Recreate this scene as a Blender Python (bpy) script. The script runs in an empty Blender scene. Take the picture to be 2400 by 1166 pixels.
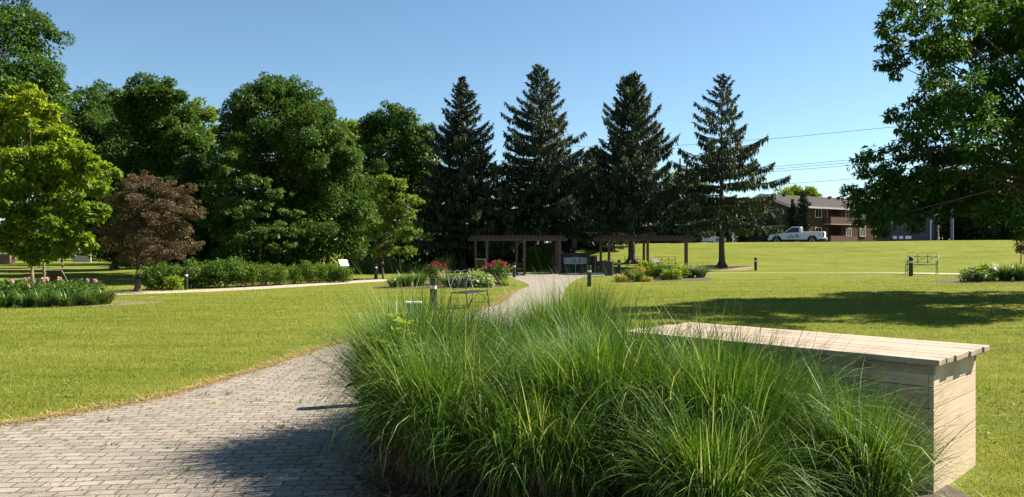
import bpy, math, random
import numpy as np

# ------------------------------------------------------------------ camera, sky, sun
scene = bpy.context.scene
COL = scene.collection
R = math.radians
EYE, F, HY = 1.56, 1800.0, 583.0        # eye height; focal length and horizon in the 2400 px wide frame

cam_data = bpy.data.cameras.new("camera")
cam_data.sensor_width = 36.0
cam_data.lens = 36.0 * F / 2400.0
cam_data.clip_start = 0.05
cam_data.clip_end = 3000.0
cam = bpy.data.objects.new("camera", cam_data)
cam.location = (0, 0, EYE)
cam.rotation_euler = (R(90), 0, 0)
COL.objects.link(cam)
scene.camera = cam

SUN_EL, SUN_AZ = R(41), R(69)            # azimuth clockwise from +Y (the view direction): right and a little ahead
world = bpy.data.worlds.new("World")
scene.world = world
world.use_nodes = True
wn = world.node_tree
sky = wn.nodes.new("ShaderNodeTexSky")
sky.sky_type = 'NISHITA'
sky.sun_disc = False
sky.sun_elevation = SUN_EL
sky.sun_rotation = SUN_AZ
sky.altitude = 200
sky.air_density = 1.0
sky.dust_density = 0.2
sky.ozone_density = 1.2
wb_ = wn.nodes.new("ShaderNodeMix"); wb_.data_type = 'RGBA'; wb_.blend_type = 'MULTIPLY'   # white balance of the sky
wb_.inputs[0].default_value = 1.0; wb_.inputs[7].default_value = (0.84, 1.0, 1.06, 1)
wn.links.new(sky.outputs[0], wb_.inputs[6])
wn.links.new(wb_.outputs[2], wn.nodes["Background"].inputs[0])
wn.nodes["Background"].inputs[1].default_value = 0.048

sl = bpy.data.lights.new("sun", 'SUN')
sl.energy = 5.0
sl.angle = R(0.5)
sl.color = (1.0, 0.93, 0.80)
sun = bpy.data.objects.new("sun", sl)
sd = (math.sin(SUN_AZ) * math.cos(SUN_EL), math.cos(SUN_AZ) * math.cos(SUN_EL), math.sin(SUN_EL))
from mathutils import Vector
sun.rotation_euler = Vector(sd).to_track_quat('Z', 'Y').to_euler()
sun.location = (30, 20, 40)
COL.objects.link(sun)

scene.view_settings.view_transform = 'Standard'
scene.view_settings.look = 'None'
scene.view_settings.gamma = 1.0
scene.view_settings.exposure = 1.6
scene.cycles.max_bounces = 6
scene.cycles.transparent_max_bounces = 4

# ------------------------------------------------------------------ small helpers
def sm(t, a, b):
    t = np.clip((np.asarray(t, float) - a) / (b - a), 0, 1)
    return t * t * (3 - 2 * t)

def ground(x, y):
    """Height of the park's ground: nearly flat lawn, a grass bank behind on the right."""
    x = np.asarray(x, float); y = np.asarray(y, float)
    g = 0.023 * np.clip(x - 2, 0, 40) * sm(y, 8, 30) * (1 - 0.6 * sm(y, 36, 48))
    g = np.minimum(g, 0.6)
    l = -0.016 * np.clip(-x - 2, 0, 16) * sm(y, 10, 30) * (1 - sm(y, 45, 75))
    crest = 2.05 + 0.009 * np.clip(x - 12, 0, 60)
    hill = (crest - g) * sm(y, 47, 73) * sm(x, 0.5, 9)
    drop = -(crest - 2.0) * sm(y, 72, 76) * sm(x, 0.5, 9)
    und = 0.03 * np.sin(x * 0.31 + 1.3) * np.sin(y * 0.27) * sm(y, 12, 25)
    return g + l + hill + drop + und

def gz(x, y):
    return float(ground(x, y))

def PX(px, d):
    return (px - 1200.0) * d / F

def PZ(py, d):
    return EYE - (py - HY) * d / F

def at(px, d):
    x = PX(px, d)
    return (x, d, gz(x, d))

def np_mesh(name, V, F_, tone=None, smooth=False):
    """Mesh from numpy vertices and faces of one size; tone is a value per face kept as an attribute."""
    V = np.asarray(V, np.float32); F_ = np.asarray(F_, np.int32)
    me = bpy.data.meshes.new(name)
    n, k = F_.shape
    me.vertices.add(len(V)); me.vertices.foreach_set("co", V.ravel())
    me.loops.add(n * k); me.loops.foreach_set("vertex_index", F_.ravel())
    me.polygons.add(n)
    me.polygons.foreach_set("loop_start", np.arange(0, n * k, k, dtype=np.int32))
    me.polygons.foreach_set("loop_total", np.full(n, k, np.int32))
    if smooth:
        me.polygons.foreach_set("use_smooth", np.ones(n, bool))
    if tone is not None:
        a = me.attributes.new("tone", 'FLOAT', 'FACE')
        a.data.foreach_set("value", np.asarray(tone, np.float32))
    me.update(calc_edges=True)
    return me

class MB:
    """Collects boxes, tubes and prisms that become one mesh object."""
    def __init__(s):
        s.V, s.F = [], []
    def add(s, verts, faces):
        o = len(s.V)
        s.V += [tuple(v) for v in verts]
        s.F += [[i + o for i in f] for f in faces]
        return s
    def box(s, c, size, rz=0.0, M=None):
        x, y, z = size[0] / 2, size[1] / 2, size[2] / 2
        vs = [(a * x, b * y, e * z) for a in (-1, 1) for b in (-1, 1) for e in (-1, 1)]
        cr, sr = math.cos(rz), math.sin(rz)
        vs = [(c[0] + v[0] * cr - v[1] * sr, c[1] + v[0] * sr + v[1] * cr, c[2] + v[2]) for v in vs]
        return s.add(vs, [[0, 1, 3, 2], [4, 6, 7, 5], [0, 4, 5, 1], [2, 3, 7, 6], [0, 2, 6, 4], [1, 5, 7, 3]])
    def hexa(s, b, t):
        """Solid between a bottom and a top quad."""
        return s.add(list(b) + list(t), [[3, 2, 1, 0], [4, 5, 6, 7], [0, 1, 5, 4], [1, 2, 6, 5], [2, 3, 7, 6], [3, 0, 4, 7]])
    def prism(s, poly, axis, a, b):
        n = len(poly)
        def P(p, q):
            return {'x': (q, p[0], p[1]), 'y': (p[0], q, p[1]), 'z': (p[0], p[1], q)}[axis]
        return s.add([P(p, a) for p in poly] + [P(p, b) for p in poly],
                     [list(range(n))[::-1], [n + i for i in range(n)]] + [[i, (i + 1) % n, n + (i + 1) % n, n + i] for i in range(n)])
    def tube(s, pts, rad, n=6, cap=True):
        pts = [Vector(p) for p in pts]
        if not hasattr(rad, '__len__'):
            rad = [rad] * len(pts)
        o = len(s.V); up = Vector((0, 0, 1))
        for i, p in enumerate(pts):
            t = (pts[min(i + 1, len(pts) - 1)] - pts[max(i - 1, 0)]).normalized()
            a = t.cross(up)
            if a.length < 0.05:
                a = t.cross(Vector((0, 1, 0)))
            a.normalize(); b = t.cross(a)
            for k in range(n):
                th = 2 * math.pi * k / n
                s.V.append(tuple(p + (a * math.cos(th) + b * math.sin(th)) * rad[i]))
        for i in range(len(pts) - 1):
            for k in range(n):
                k2 = (k + 1) % n
                s.F.append([o + i * n + k, o + i * n + k2, o + (i + 1) * n + k2, o + (i + 1) * n + k])
        if cap:
            s.F.append([o + k for k in range(n)][::-1])
            s.F.append([o + (len(pts) - 1) * n + k for k in range(n)])
        return s
    def lathe(s, prof, n=20, c=(0, 0, 0)):
        o = len(s.V)
        for r, z in prof:
            for k in range(n):
                th = 2 * math.pi * k / n
                s.V.append((c[0] + r * math.cos(th), c[1] + r * math.sin(th), c[2] + z))
        for i in range(len(prof) - 1):
            for k in range(n):
                k2 = (k + 1) % n
                s.F.append([o + i * n + k, o + i * n + k2, o + (i + 1) * n + k2, o + (i + 1) * n + k])
        s.F.append([o + k for k in range(n)][::-1])
        s.F.append([o + (len(prof) - 1) * n + k for k in range(n)])
        return s

def link(name, me, m, parent=None, loc=None):
    o = bpy.data.objects.new(name, me)
    if m is not None and not me.materials:
        me.materials.append(m)
    COL.objects.link(o)
    if parent is not None:
        o.parent = parent
    if loc is not None:
        o.location = loc
    return o

def obj(name, mb, m, parent=None, loc=None, bevel=0.0, smooth=False):
    me = bpy.data.meshes.new(name)
    me.from_pydata(mb.V, [], mb.F)
    if smooth:
        me.polygons.foreach_set("use_smooth", np.ones(len(me.polygons), bool))
    me.update()
    o = link(name, me, m, parent, loc)
    if bevel:
        b = o.modifiers.new("bevel", 'BEVEL'); b.width = bevel; b.segments = 2; b.limit_method = 'ANGLE'
    return o

def tag(o, label=None, cat=None, group=None, kind=None):
    if label: o["label"] = label
    if cat: o["category"] = cat
    if group: o["group"] = group
    if kind: o["kind"] = kind
    return o

def thing(name, label, cat, loc=(0, 0, 0), rz=0.0, group=None):
    o = bpy.data.objects.new(name, None)
    o.empty_display_size = 0.2
    COL.objects.link(o)
    o.location = loc; o.rotation_euler = (0, 0, rz)
    return tag(o, label, cat, group)

def copy_tree(o, parent=None):
    c = o.copy(); COL.objects.link(c)
    if parent is not None: c.parent = parent
    for ch in list(o.children):
        copy_tree(ch, c)
    return c

def dup(root, loc, rz, label, group=None, scale=1.0):
    c = copy_tree(root)
    c.location = loc; c.rotation_euler = (0, 0, rz); c.scale = (scale,) * 3 if not hasattr(scale, '__len__') else scale
    c["label"] = label
    if group: c["group"] = group
    return c

# ------------------------------------------------------------------ materials
def new_mat(name):
    m = bpy.data.materials.new(name)
    m.use_nodes = True
    nt = m.node_tree
    return m, nt, nt.nodes["Principled BSDF"]

def N(nt, kind, **kw):
    n = nt.nodes.new(kind)
    for k, v in kw.items():
        if hasattr(n, k):
            setattr(n, k, v)
        else:
            n.inputs[k].default_value = v
    return n

def mixc(nt, fac, a, b, mode='MIX'):
    n = nt.nodes.new("ShaderNodeMix"); n.data_type = 'RGBA'; n.blend_type = mode
    for sock, v in ((0, fac), (6, a), (7, b)):
        if isinstance(v, bpy.types.NodeSocket):
            nt.links.new(v, n.inputs[sock])
        elif sock == 0:
            n.inputs[0].default_value = v
        else:
            n.inputs[sock].default_value = (*v, 1.0)
    return n.outputs[2]

def noise(nt, vec, scale, detail=4.0, rough=0.55, dist=0.0):
    n = N(nt, "ShaderNodeTexNoise")
    n.inputs["Scale"].default_value = scale; n.inputs["Detail"].default_value = detail
    n.inputs["Roughness"].default_value = rough; n.inputs["Distortion"].default_value = dist
    nt.links.new(vec, n.inputs["Vector"])
    return n.outputs["Fac"]

def ramp(nt, fac, a, b):
    n = N(nt, "ShaderNodeMapRange"); n.inputs[1].default_value = a; n.inputs[2].default_value = b
    nt.links.new(fac, n.inputs[0])
    return n.outputs[0]

def mapping(nt, vec, scale=(1, 1, 1), rot=(0, 0, 0)):
    n = N(nt, "ShaderNodeMapping"); n.inputs["Scale"].default_value = scale; n.inputs["Rotation"].default_value = rot
    nt.links.new(vec, n.inputs["Vector"])
    return n.outputs[0]

def coord(nt, which="Object"):
    return N(nt, "ShaderNodeTexCoord").outputs[which]

def bump(nt, h, bsdf, strength, dist):
    n = N(nt, "ShaderNodeBump"); n.inputs["Strength"].default_value = strength; n.inputs["Distance"].default_value = dist
    nt.links.new(h, n.inputs["Height"]); nt.links.new(n.outputs[0], bsdf.inputs["Normal"])

def plain(name, col, rough=0.6, metal=0.0, var=0.2, scale=6.0, bmp=0.0, spec=0.4):
    m, nt, b = new_mat(name)
    v = coord(nt)
    f = ramp(nt, noise(nt, v, scale, 5.0), 0.3, 0.7)
    c = mixc(nt, f, tuple(x * (1 - var) for x in col), tuple(min(1, x * (1 + var)) for x in col))
    nt.links.new(c, b.inputs["Base Color"])
    b.inputs["Roughness"].default_value = rough; b.inputs["Metallic"].default_value = metal
    b.inputs["Specular IOR Level"].default_value = spec
    if bmp:
        bump(nt, noise(nt, v, scale * 4, 4.0), b, bmp, 0.02)
    return m

def leaf_mat(name, c0, c1, c2=None, trans=0.35, rough=0.5, spec=0.35, tw=(1.25, 1.15, 0.6)):
    """Leaf: front colour by its tone attribute, some light coming through."""
    m, nt, b = new_mat(name)
    a = N(nt, "ShaderNodeAttribute"); a.attribute_name = "tone"
    r = N(nt, "ShaderNodeValToRGB")
    nt.links.new(a.outputs["Fac"], r.inputs[0])
    e = r.color_ramp.elements
    e[0].position = 0.0; e[0].color = (*c0, 1)
    e[1].position = 0.75 if c2 else 1.0; e[1].color = (*c1, 1)
    if c2:
        x = e.new(1.0); x.color = (*c2, 1)
    nt.links.new(r.outputs[0], b.inputs["Base Color"])
    b.inputs["Roughness"].default_value = rough
    b.inputs["Specular IOR Level"].default_value = spec
    t = N(nt, "ShaderNodeBsdfTranslucent")
    nt.links.new(mixc(nt, 1.0, r.outputs[0], tw, 'MULTIPLY'), t.inputs[0])
    mx = N(nt, "ShaderNodeMixShader"); mx.inputs[0].default_value = trans
    nt.links.new(b.outputs[0], mx.inputs[1]); nt.links.new(t.outputs[0], mx.inputs[2])
    nt.links.new(mx.outputs[0], nt.nodes["Material Output"].inputs[0])
    return m

def lawn_material():
    m, nt, b = new_mat("lawn")
    v = coord(nt)
    streak = ramp(nt, noise(nt, mapping(nt, v, (0.16, 0.75, 1), (0, 0, R(4))), 1.0, 6.0, 0.68), 0.40, 0.62)
    patch = ramp(nt, noise(nt, v, 0.35, 4.0), 0.3, 0.72)
    mott = ramp(nt, noise(nt, mapping(nt, v, (0.6, 1.5, 1)), 3.2, 6.0, 0.7), 0.34, 0.68)
    fine = ramp(nt, noise(nt, mapping(nt, v, (1, 0.7, 1)), 46.0, 4.0, 0.75), 0.34, 0.66)
    s2 = ramp(nt, noise(nt, mapping(nt, v, (0.5, 2.4, 1), (0, 0, R(-3))), 1.3, 5.0, 0.7), 0.36, 0.66)
    c = mixc(nt, streak, (0.092, 0.124, 0.012), (0.240, 0.232, 0.044))
    c = mixc(nt, mixf(nt, patch, 0.5), c, (0.145, 0.175, 0.022))
    c = mixc(nt, mixf(nt, s2, 0.65), c, (0.300, 0.272, 0.072))
    c = mixc(nt, mixf(nt, mott, 0.5), c, (0.060, 0.095, 0.006))
    c = mixc(nt, mixf(nt, fine, 0.5), c, (0.040, 0.065, 0.004))
    nt.links.new(c, b.inputs["Base Color"])
    b.inputs["Roughness"].default_value = 1.0; b.inputs["Specular IOR Level"].default_value = 0.03
    bump(nt, noise(nt, v, 30.0, 4.0, 0.8), b, 0.9, 0.03)
    return m

def mixf(nt, fac, k):
    n = N(nt, "ShaderNodeMath", operation='MULTIPLY'); n.inputs[1].default_value = k
    nt.links.new(fac, n.inputs[0])
    return n.outputs[0]

def paver_material():
    m, nt, b = new_mat("pavers")
    v = coord(nt)
    wob = N(nt, "ShaderNodeTexNoise"); wob.inputs["Scale"].default_value = 1.4
    nt.links.new(v, wob.inputs["Vector"])
    off = N(nt, "ShaderNodeVectorMath", operation='SCALE'); off.inputs["Scale"].default_value = 0.09
    nt.links.new(wob.outputs["Color"], off.inputs[0])
    add = N(nt, "ShaderNodeVectorMath", operation='ADD')
    nt.links.new(v, add.inputs[0]); nt.links.new(off.outputs[0], add.inputs[1])
    mp = mapping(nt, add.outputs[0], (1, 1, 1), (0, 0, R(-4)))
    br = N(nt, "ShaderNodeTexBrick")
    nt.links.new(mp, br.inputs["Vector"])
    for k, val in (("Scale", 1.0), ("Mortar Size", 0.0095), ("Mortar Smooth", 0.5), ("Bias", 0.0), ("Brick Width", 0.185), ("Row Height", 0.105)):
        br.inputs[k].default_value = val
    br.offset = 0.5
    br.inputs["Color1"].default_value = (0.31, 0.255, 0.20, 1)
    br.inputs["Color2"].default_value = (0.165, 0.14, 0.115, 1)
    br.inputs["Mortar"].default_value = (0.042, 0.034, 0.020, 1)
    st = ramp(nt, noise(nt, v, 0.9, 5.0, 0.65), 0.38, 0.68)
    sp = ramp(nt, noise(nt, v, 95.0, 3.0, 0.7), 0.3, 0.7)
    c = mixc(nt, mixf(nt, st, 0.6), br.outputs["Color"], (0.20, 0.175, 0.14))
    c = mixc(nt, mixf(nt, sp, 0.30), c, (0.43, 0.38, 0.32))
    bl = ramp(nt, noise(nt, v, 6.5, 3.0, 0.6), 0.52, 0.66)
    c = mixc(nt, mixf(nt, bl, 0.45), c, (0.145, 0.125, 0.10))
    moss = ramp(nt, noise(nt, v, 2.3, 5.0, 0.7), 0.58, 0.72)
    c = mixc(nt, mixf(nt, moss, 0.35), c, (0.15, 0.13, 0.06))
    nt.links.new(c, b.inputs["Base Color"])
    b.inputs["Roughness"].default_value = 0.85; b.inputs["Specular IOR Level"].default_value = 0.2
    inv = N(nt, "ShaderNodeMath", operation='MULTIPLY_ADD'); inv.inputs[1].default_value = -1.0; inv.inputs[2].default_value = 1.0
    nt.links.new(br.outputs["Fac"], inv.inputs[0])
    hh = N(nt, "ShaderNodeMath", operation='MULTIPLY_ADD'); hh.inputs[1].default_value = 0.35
    nt.links.new(sp, hh.inputs[0]); nt.links.new(inv.outputs[0], hh.inputs[2])
    bump(nt, hh.outputs[0], b, 0.8, 0.012)
    return m

def wood_material(name, c0, c1, dark, axis=0, scale=1.0, stain=0.4):
    m, nt, b = new_mat(name)
    v = coord(nt)
    s = [14.0, 14.0, 14.0]; s[axis] = 0.9
    g = ramp(nt, noise(nt, mapping(nt, v, tuple(x * scale for x in s)), 1.6, 6.0, 0.65, 0.8), 0.3, 0.7)
    k = ramp(nt, noise(nt, mapping(nt, v, tuple((2.2 if i != axis else 1.3) * scale for i in range(3))), 2.2, 4.0, 0.6), 0.52, 0.72)
    kn = N(nt, "ShaderNodeTexVoronoi"); kn.inputs["Scale"].default_value = 2.6 * scale
    nt.links.new(mapping(nt, v, tuple(1.0 if i != axis else 0.55 for i in range(3))), kn.inputs["Vector"])
    knot = ramp(nt, kn.outputs["Distance"], 0.11, 0.03)
    c = mixc(nt, g, c0, c1)
    c = mixc(nt, mixf(nt, k, stain), c, dark)
    c = mixc(nt, mixf(nt, knot, 0.6), c, tuple(x * 0.5 for x in dark))
    isl = N(nt, "ShaderNodeNewGeometry").outputs["Random Per Island"]
    c = mixc(nt, mixf(nt, isl, 0.6), c, tuple(x * 0.66 for x in c0))
    nt.links.new(c, b.inputs["Base Color"])
    b.inputs["Roughness"].default_value = 0.75; b.inputs["Specular IOR Level"].default_value = 0.25
    bump(nt, g, b, 0.35, 0.004)
    return m

def brick_material(name, a, b_, mortar, w=0.22, h=0.075, ms=0.008, plane='xz'):
    m, nt, b = new_mat(name)
    v = coord(nt)
    sp = N(nt, "ShaderNodeSeparateXYZ"); nt.links.new(v, sp.inputs[0])
    cb = N(nt, "ShaderNodeCombineXYZ")
    ad = N(nt, "ShaderNodeMath", operation='ADD')
    nt.links.new(sp.outputs[0], ad.inputs[0]); nt.links.new(sp.outputs[1], ad.inputs[1])
    nt.links.new(ad.outputs[0], cb.inputs[0]); nt.links.new(sp.outputs[2], cb.inputs[1])
    br = N(nt, "ShaderNodeTexBrick"); nt.links.new(cb.outputs[0], br.inputs["Vector"])
    for k, val in (("Scale", 1.0), ("Mortar Size", ms), ("Brick Width", w), ("Row Height", h)):
        br.inputs[k].default_value = val
    br.inputs["Color1"].default_value = (*a, 1); br.inputs["Color2"].default_value = (*b_, 1); br.inputs["Mortar"].default_value = (*mortar, 1)
    f = ramp(nt, noise(nt, v, 1.3, 5.0), 0.35, 0.7)
    c = mixc(nt, mixf(nt, f, 0.35), br.outputs["Color"], tuple(x * 0.6 for x in a))
    nt.links.new(c, b.inputs["Base Color"])
    b.inputs["Roughness"].default_value = 0.95; b.inputs["Specular IOR Level"].default_value = 0.1
    bump(nt, br.outputs["Fac"], b, -0.5, 0.02)
    return m

M = {}
M['lawn'] = lawn_material()
M['pavers'] = paver_material()
M['soil'] = plain("soil", (0.065, 0.043, 0.028), 0.95, var=0.5, scale=14, bmp=0.8)
M['dirt'] = plain("bare_dirt", (0.17, 0.125, 0.075), 0.95, var=0.45, scale=5, bmp=0.6)
M['asphalt'] = plain("asphalt", (0.05, 0.05, 0.052), 0.9, var=0.2, scale=3)
M['path'] = plain("gravel_path", (0.36, 0.30, 0.23), 0.9, var=0.3, scale=9, bmp=0.5)
M['concrete'] = plain("concrete", (0.45, 0.41, 0.35), 0.85, var=0.12, scale=5)
M['deckwood'] = wood_material("weathered_board", (0.43, 0.325, 0.235), (0.30, 0.235, 0.18), (0.12, 0.10, 0.088), axis=0, stain=0.7)
M['boardwood'] = wood_material("pale_board", (0.64, 0.48, 0.33), (0.50, 0.36, 0.24), (0.27, 0.19, 0.13), axis=0, stain=0.6)
M['endwood'] = wood_material("pale_end_board", (0.66, 0.50, 0.345), (0.50, 0.36, 0.24), (0.30, 0.205, 0.14), axis=1, stain=0.6)
M['postwood'] = wood_material("brown_post", (0.115, 0.080, 0.062), (0.075, 0.052, 0.042), (0.04, 0.03, 0.026), axis=2, stain=0.5)
M['beamwood'] = wood_material("brown_beam", (0.085, 0.060, 0.050), (0.055, 0.041, 0.036), (0.04, 0.03, 0.026), axis=0, stain=0.5)
M['bark'] = plain("bark", (0.085, 0.062, 0.045), 0.95, var=0.5, scale=12, bmp=1.0)
M['bark_young'] = plain("smooth_bark", (0.17, 0.115, 0.075), 0.9, var=0.35, scale=10, bmp=0.5)
M['black'] = plain("black_metal", (0.018, 0.018, 0.020), 0.42, var=0.2, scale=9)
M['benchmetal'] = plain("dark_bench_metal", (0.012, 0.014, 0.015), 0.5, 0.0, var=0.25, scale=9)
M['lens'] = plain("frosted_lens", (0.72, 0.71, 0.66), 0.35, var=0.06)
M['white'] = plain("white_paint", (0.74, 0.75, 0.76), 0.35, var=0.03, spec=0.5)
M['glass'] = plain("dark_glass", (0.016, 0.019, 0.024), 0.08, var=0.1, spec=0.8)
M['tyre'] = plain("rubber", (0.02, 0.02, 0.02), 0.85)
M['rim'] = plain("alloy", (0.50, 0.51, 0.53), 0.35, 0.7)
M['redlens'] = plain("red_lens", (0.28, 0.012, 0.012), 0.25)
M['stone'] = brick_material("dry_stone", (0.085, 0.083, 0.085), (0.045, 0.045, 0.05), (0.016, 0.016, 0.018), 0.42, 0.085, 0.010)
M['brick'] = brick_material("red_brick", (0.130, 0.058, 0.038), (0.095, 0.043, 0.030), (0.11, 0.085, 0.07))
M['shingle'] = brick_material("shingle", (0.070, 0.060, 0.052), (0.052, 0.045, 0.040), (0.035, 0.03, 0.028), 0.6, 0.16, 0.012)
M['siding'] = brick_material("grey_siding", (0.14, 0.12, 0.12), (0.13, 0.115, 0.115), (0.08, 0.07, 0.07), 0.25, 8.0, 0.02)
M['trim'] = plain("pale_trim", (0.60, 0.57, 0.53), 0.6, var=0.06)
M['fencewood'] = plain("stained_fence", (0.15, 0.080, 0.056), 0.75, var=0.3, scale=5)
M['plaque'] = plain("grey_plaque", (0.20, 0.25, 0.25), 0.4, var=0.15, scale=30)
M['bluish'] = plain("blue_plaque", (0.10, 0.17, 0.29), 0.4, var=0.15, scale=30)
M['panelwhite'] = plain("panel_white", (0.80, 0.79, 0.76), 0.4, var=0.04)
M['print'] = plain("panel_print", (0.20, 0.19, 0.20), 0.5, var=0.3, scale=40)
M['navy'] = plain("navy_decal", (0.03, 0.045, 0.12), 0.5)
M['red'] = plain("red_decal", (0.30, 0.03, 0.035), 0.5)
M['polewood'] = plain("grey_pole", (0.16, 0.17, 0.19), 0.9, var=0.3, scale=4)
M['pedestal'] = plain("utility_green", (0.11, 0.145, 0.115), 0.5, var=0.15)
M['cable'] = plain("cable", (0.03, 0.03, 0.035), 0.7)

M['leaf_dark'] = leaf_mat("leaf_dark", (0.012, 0.034, 0.007), (0.034, 0.086, 0.013), trans=0.30, spec=.22)
M['leaf_mid'] = leaf_mat("leaf_mid", (0.024, 0.060, 0.008), (0.095, 0.180, 0.021), trans=0.36, spec=.25)
M['leaf_ash'] = leaf_mat("leaf_ash", (0.020, 0.052, 0.008), (0.092, 0.168, 0.021), trans=0.38, spec=.18)
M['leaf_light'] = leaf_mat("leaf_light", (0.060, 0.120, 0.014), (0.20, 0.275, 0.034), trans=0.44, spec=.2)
M['leaf_young'] = leaf_mat("leaf_young", (0.038, 0.080, 0.012), (0.105, 0.165, 0.025), trans=0.40)
M['leaf_gold'] = leaf_mat("leaf_gold", (0.045, 0.115, 0.010), (0.200, 0.280, 0.016), (0.48, 0.50, 0.026), trans=0.50, spec=.2)
M['leaf_purple'] = leaf_mat("leaf_purple", (0.042, 0.068, 0.015), (0.135, 0.076, 0.042), (0.27, 0.085, 0.070), trans=0.30, tw=(1.1, 0.95, 0.6))
M['leaf_right'] = leaf_mat("leaf_right", (0.018, 0.054, 0.010), (0.060, 0.130, 0.019), (0.13, 0.22, 0.02), trans=0.46, spec=.12)
M['needle'] = leaf_mat("needle", (0.014, 0.027, 0.014), (0.042, 0.066, 0.023), (0.088, 0.110, 0.032), trans=0.14, rough=0.6)
M['cedar'] = leaf_mat("cedar", (0.014, 0.032, 0.014), (0.034, 0.056, 0.022), trans=0.2)
M['blade'] = leaf_mat("grass_blade", (0.026, 0.074, 0.009), (0.105, 0.200, 0.024), (0.40, 0.44, 0.19), trans=0.30, rough=0.45, spec=0.16)
M['deadblade'] = leaf_mat("dead_blade", (0.11, 0.065, 0.030), (0.26, 0.17, 0.085), trans=0.25, rough=0.6)
M['straw'] = leaf_mat("straw", (0.28, 0.175, 0.065), (0.52, 0.38, 0.17), trans=0.25, rough=0.6, tw=(1, 1, 1))
M['lawnblade'] = leaf_mat("lawn_blade", (0.098, 0.142, 0.013), (0.262, 0.282, 0.042), (0.46, 0.42, 0.15), trans=0.38, rough=0.6, spec=0.12)
M['strap'] = leaf_mat("strap_leaf", (0.045, 0.100, 0.018), (0.115, 0.190, 0.035), trans=0.38, rough=0.4)
M['bushleaf'] = leaf_mat("bush_leaf", (0.036, 0.088, 0.012), (0.120, 0.200, 0.032), trans=0.36, spec=.14)
M['herbleaf'] = leaf_mat("herb_leaf", (0.055, 0.115, 0.014), (0.150, 0.230, 0.036), trans=0.38, spec=.14)
M['limeleaf'] = leaf_mat("lime_leaf", (0.11, 0.20, 0.014), (0.27, 0.35, 0.030), trans=0.40, spec=.15)
M['goldleaf'] = leaf_mat("gold_leaf", (0.24, 0.22, 0.022), (0.44, 0.36, 0.040), (0.33, 0.16, 0.05), trans=0.35)
M['palehosta'] = leaf_mat("variegated_leaf", (0.11, 0.20, 0.05), (0.38, 0.44, 0.20), trans=0.35)
M['bluegrass'] = leaf_mat("silver_leaf", (0.085, 0.135, 0.070), (0.19, 0.25, 0.14), trans=0.35)
M['redleaf'] = leaf_mat("red_leaf", (0.06, 0.018, 0.018), (0.15, 0.04, 0.035), trans=0.3, tw=(1.2, 0.7, 0.7))
M['weed'] = leaf_mat("weed", (0.065, 0.115, 0.020), (0.17, 0.225, 0.050), (0.28, 0.27, 0.12), trans=0.38)
M['petal_red'] = leaf_mat("petal_red", (0.36, 0.012, 0.055), (0.52, 0.045, 0.12), trans=0.3, tw=(1, 0.8, 0.9))
M['petal_pink'] = leaf_mat("petal_pink", (0.62, 0.26, 0.29), (0.78, 0.56, 0.52), trans=0.35, tw=(1, 0.9, 0.9))

# ------------------------------------------------------------------ leaf and blade generators
def unit(a):
    return a / np.maximum(np.linalg.norm(a, axis=1, keepdims=True), 1e-6)

def leaves(P, D, Nn, L, W, tone, name, fold=0.12):
    """One four-cornered folded leaf per row: base, two sides, tip."""
    n = len(P)
    D = unit(D); S = unit(np.cross(D, Nn)); U = np.cross(S, D)
    L = np.broadcast_to(L, (n,))[:, None]; W = np.broadcast_to(W, (n,))[:, None]
    mid = P + D * L * 0.45 + U * L * fold
    V = np.stack([P, mid + S * W / 2, P + D * L, mid - S * W / 2], 1).reshape(-1, 3)
    Fi = (np.arange(n)[:, None] * 4 + np.array([0, 1, 2, 3])[None]).astype(np.int32)
    return np_mesh(name, V, Fi, tone)

def crown_points(rng, lobes, n, sub=9, subr=0.40, core=0.16, up=0.25, flat=1.0):
    """Leaf positions and outward normals in a crown made of lobes (x,y,z,rx,ry,rz), each broken into smaller clumps."""
    lobes = np.asarray(lobes, float)
    cl = []
    for (x, y, z, a, b, c) in lobes:
        k = max(4, int(sub))
        d = unit(rng.normal(size=(k, 3)) + np.array([0, 0, up]))
        rr = rng.uniform(0.55, 0.98, (k, 1))
        ce = np.array([x, y, z]) + d * rr * np.array([a, b, c])
        r = rng.uniform(0.7, 1.35, k) * subr * (a + b + c) / 3
        cl += [np.concatenate([ce, r[:, None]], 1)]
    cl = np.concatenate(cl)
    lobe_of = np.repeat(np.arange(len(lobes)), max(4, int(sub)))
    w = cl[:, 3] ** 2; w /= w.sum()
    nc = int(n * core); ns = n - nc
    i = rng.choice(len(cl), ns, p=w)
    d = unit(rng.normal(size=(ns, 3)))
    r = rng.uniform(0.35, 1.0, (ns, 1)) ** 0.6
    off = d * r * cl[i, 3:4]; off[:, 2] *= 0.75 * flat
    P = cl[i, :3] + off
    lc = lobes[lobe_of[i]]
    out = unit(P - lc[:, :3]) * 0.7 + unit(off) * 0.6
    wl = lobes[:, 3] * lobes[:, 5]; wl /= wl.sum()
    j = rng.choice(len(lobes), nc, p=wl)
    d2 = unit(rng.normal(size=(nc, 3))) * rng.uniform(0.2, 0.8, (nc, 1))
    P2 = lobes[j, :3] + d2 * lobes[j, 3:6]
    return np.concatenate([P, P2]), np.concatenate([out, d2]), ns, lobe_of[i], j

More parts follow.
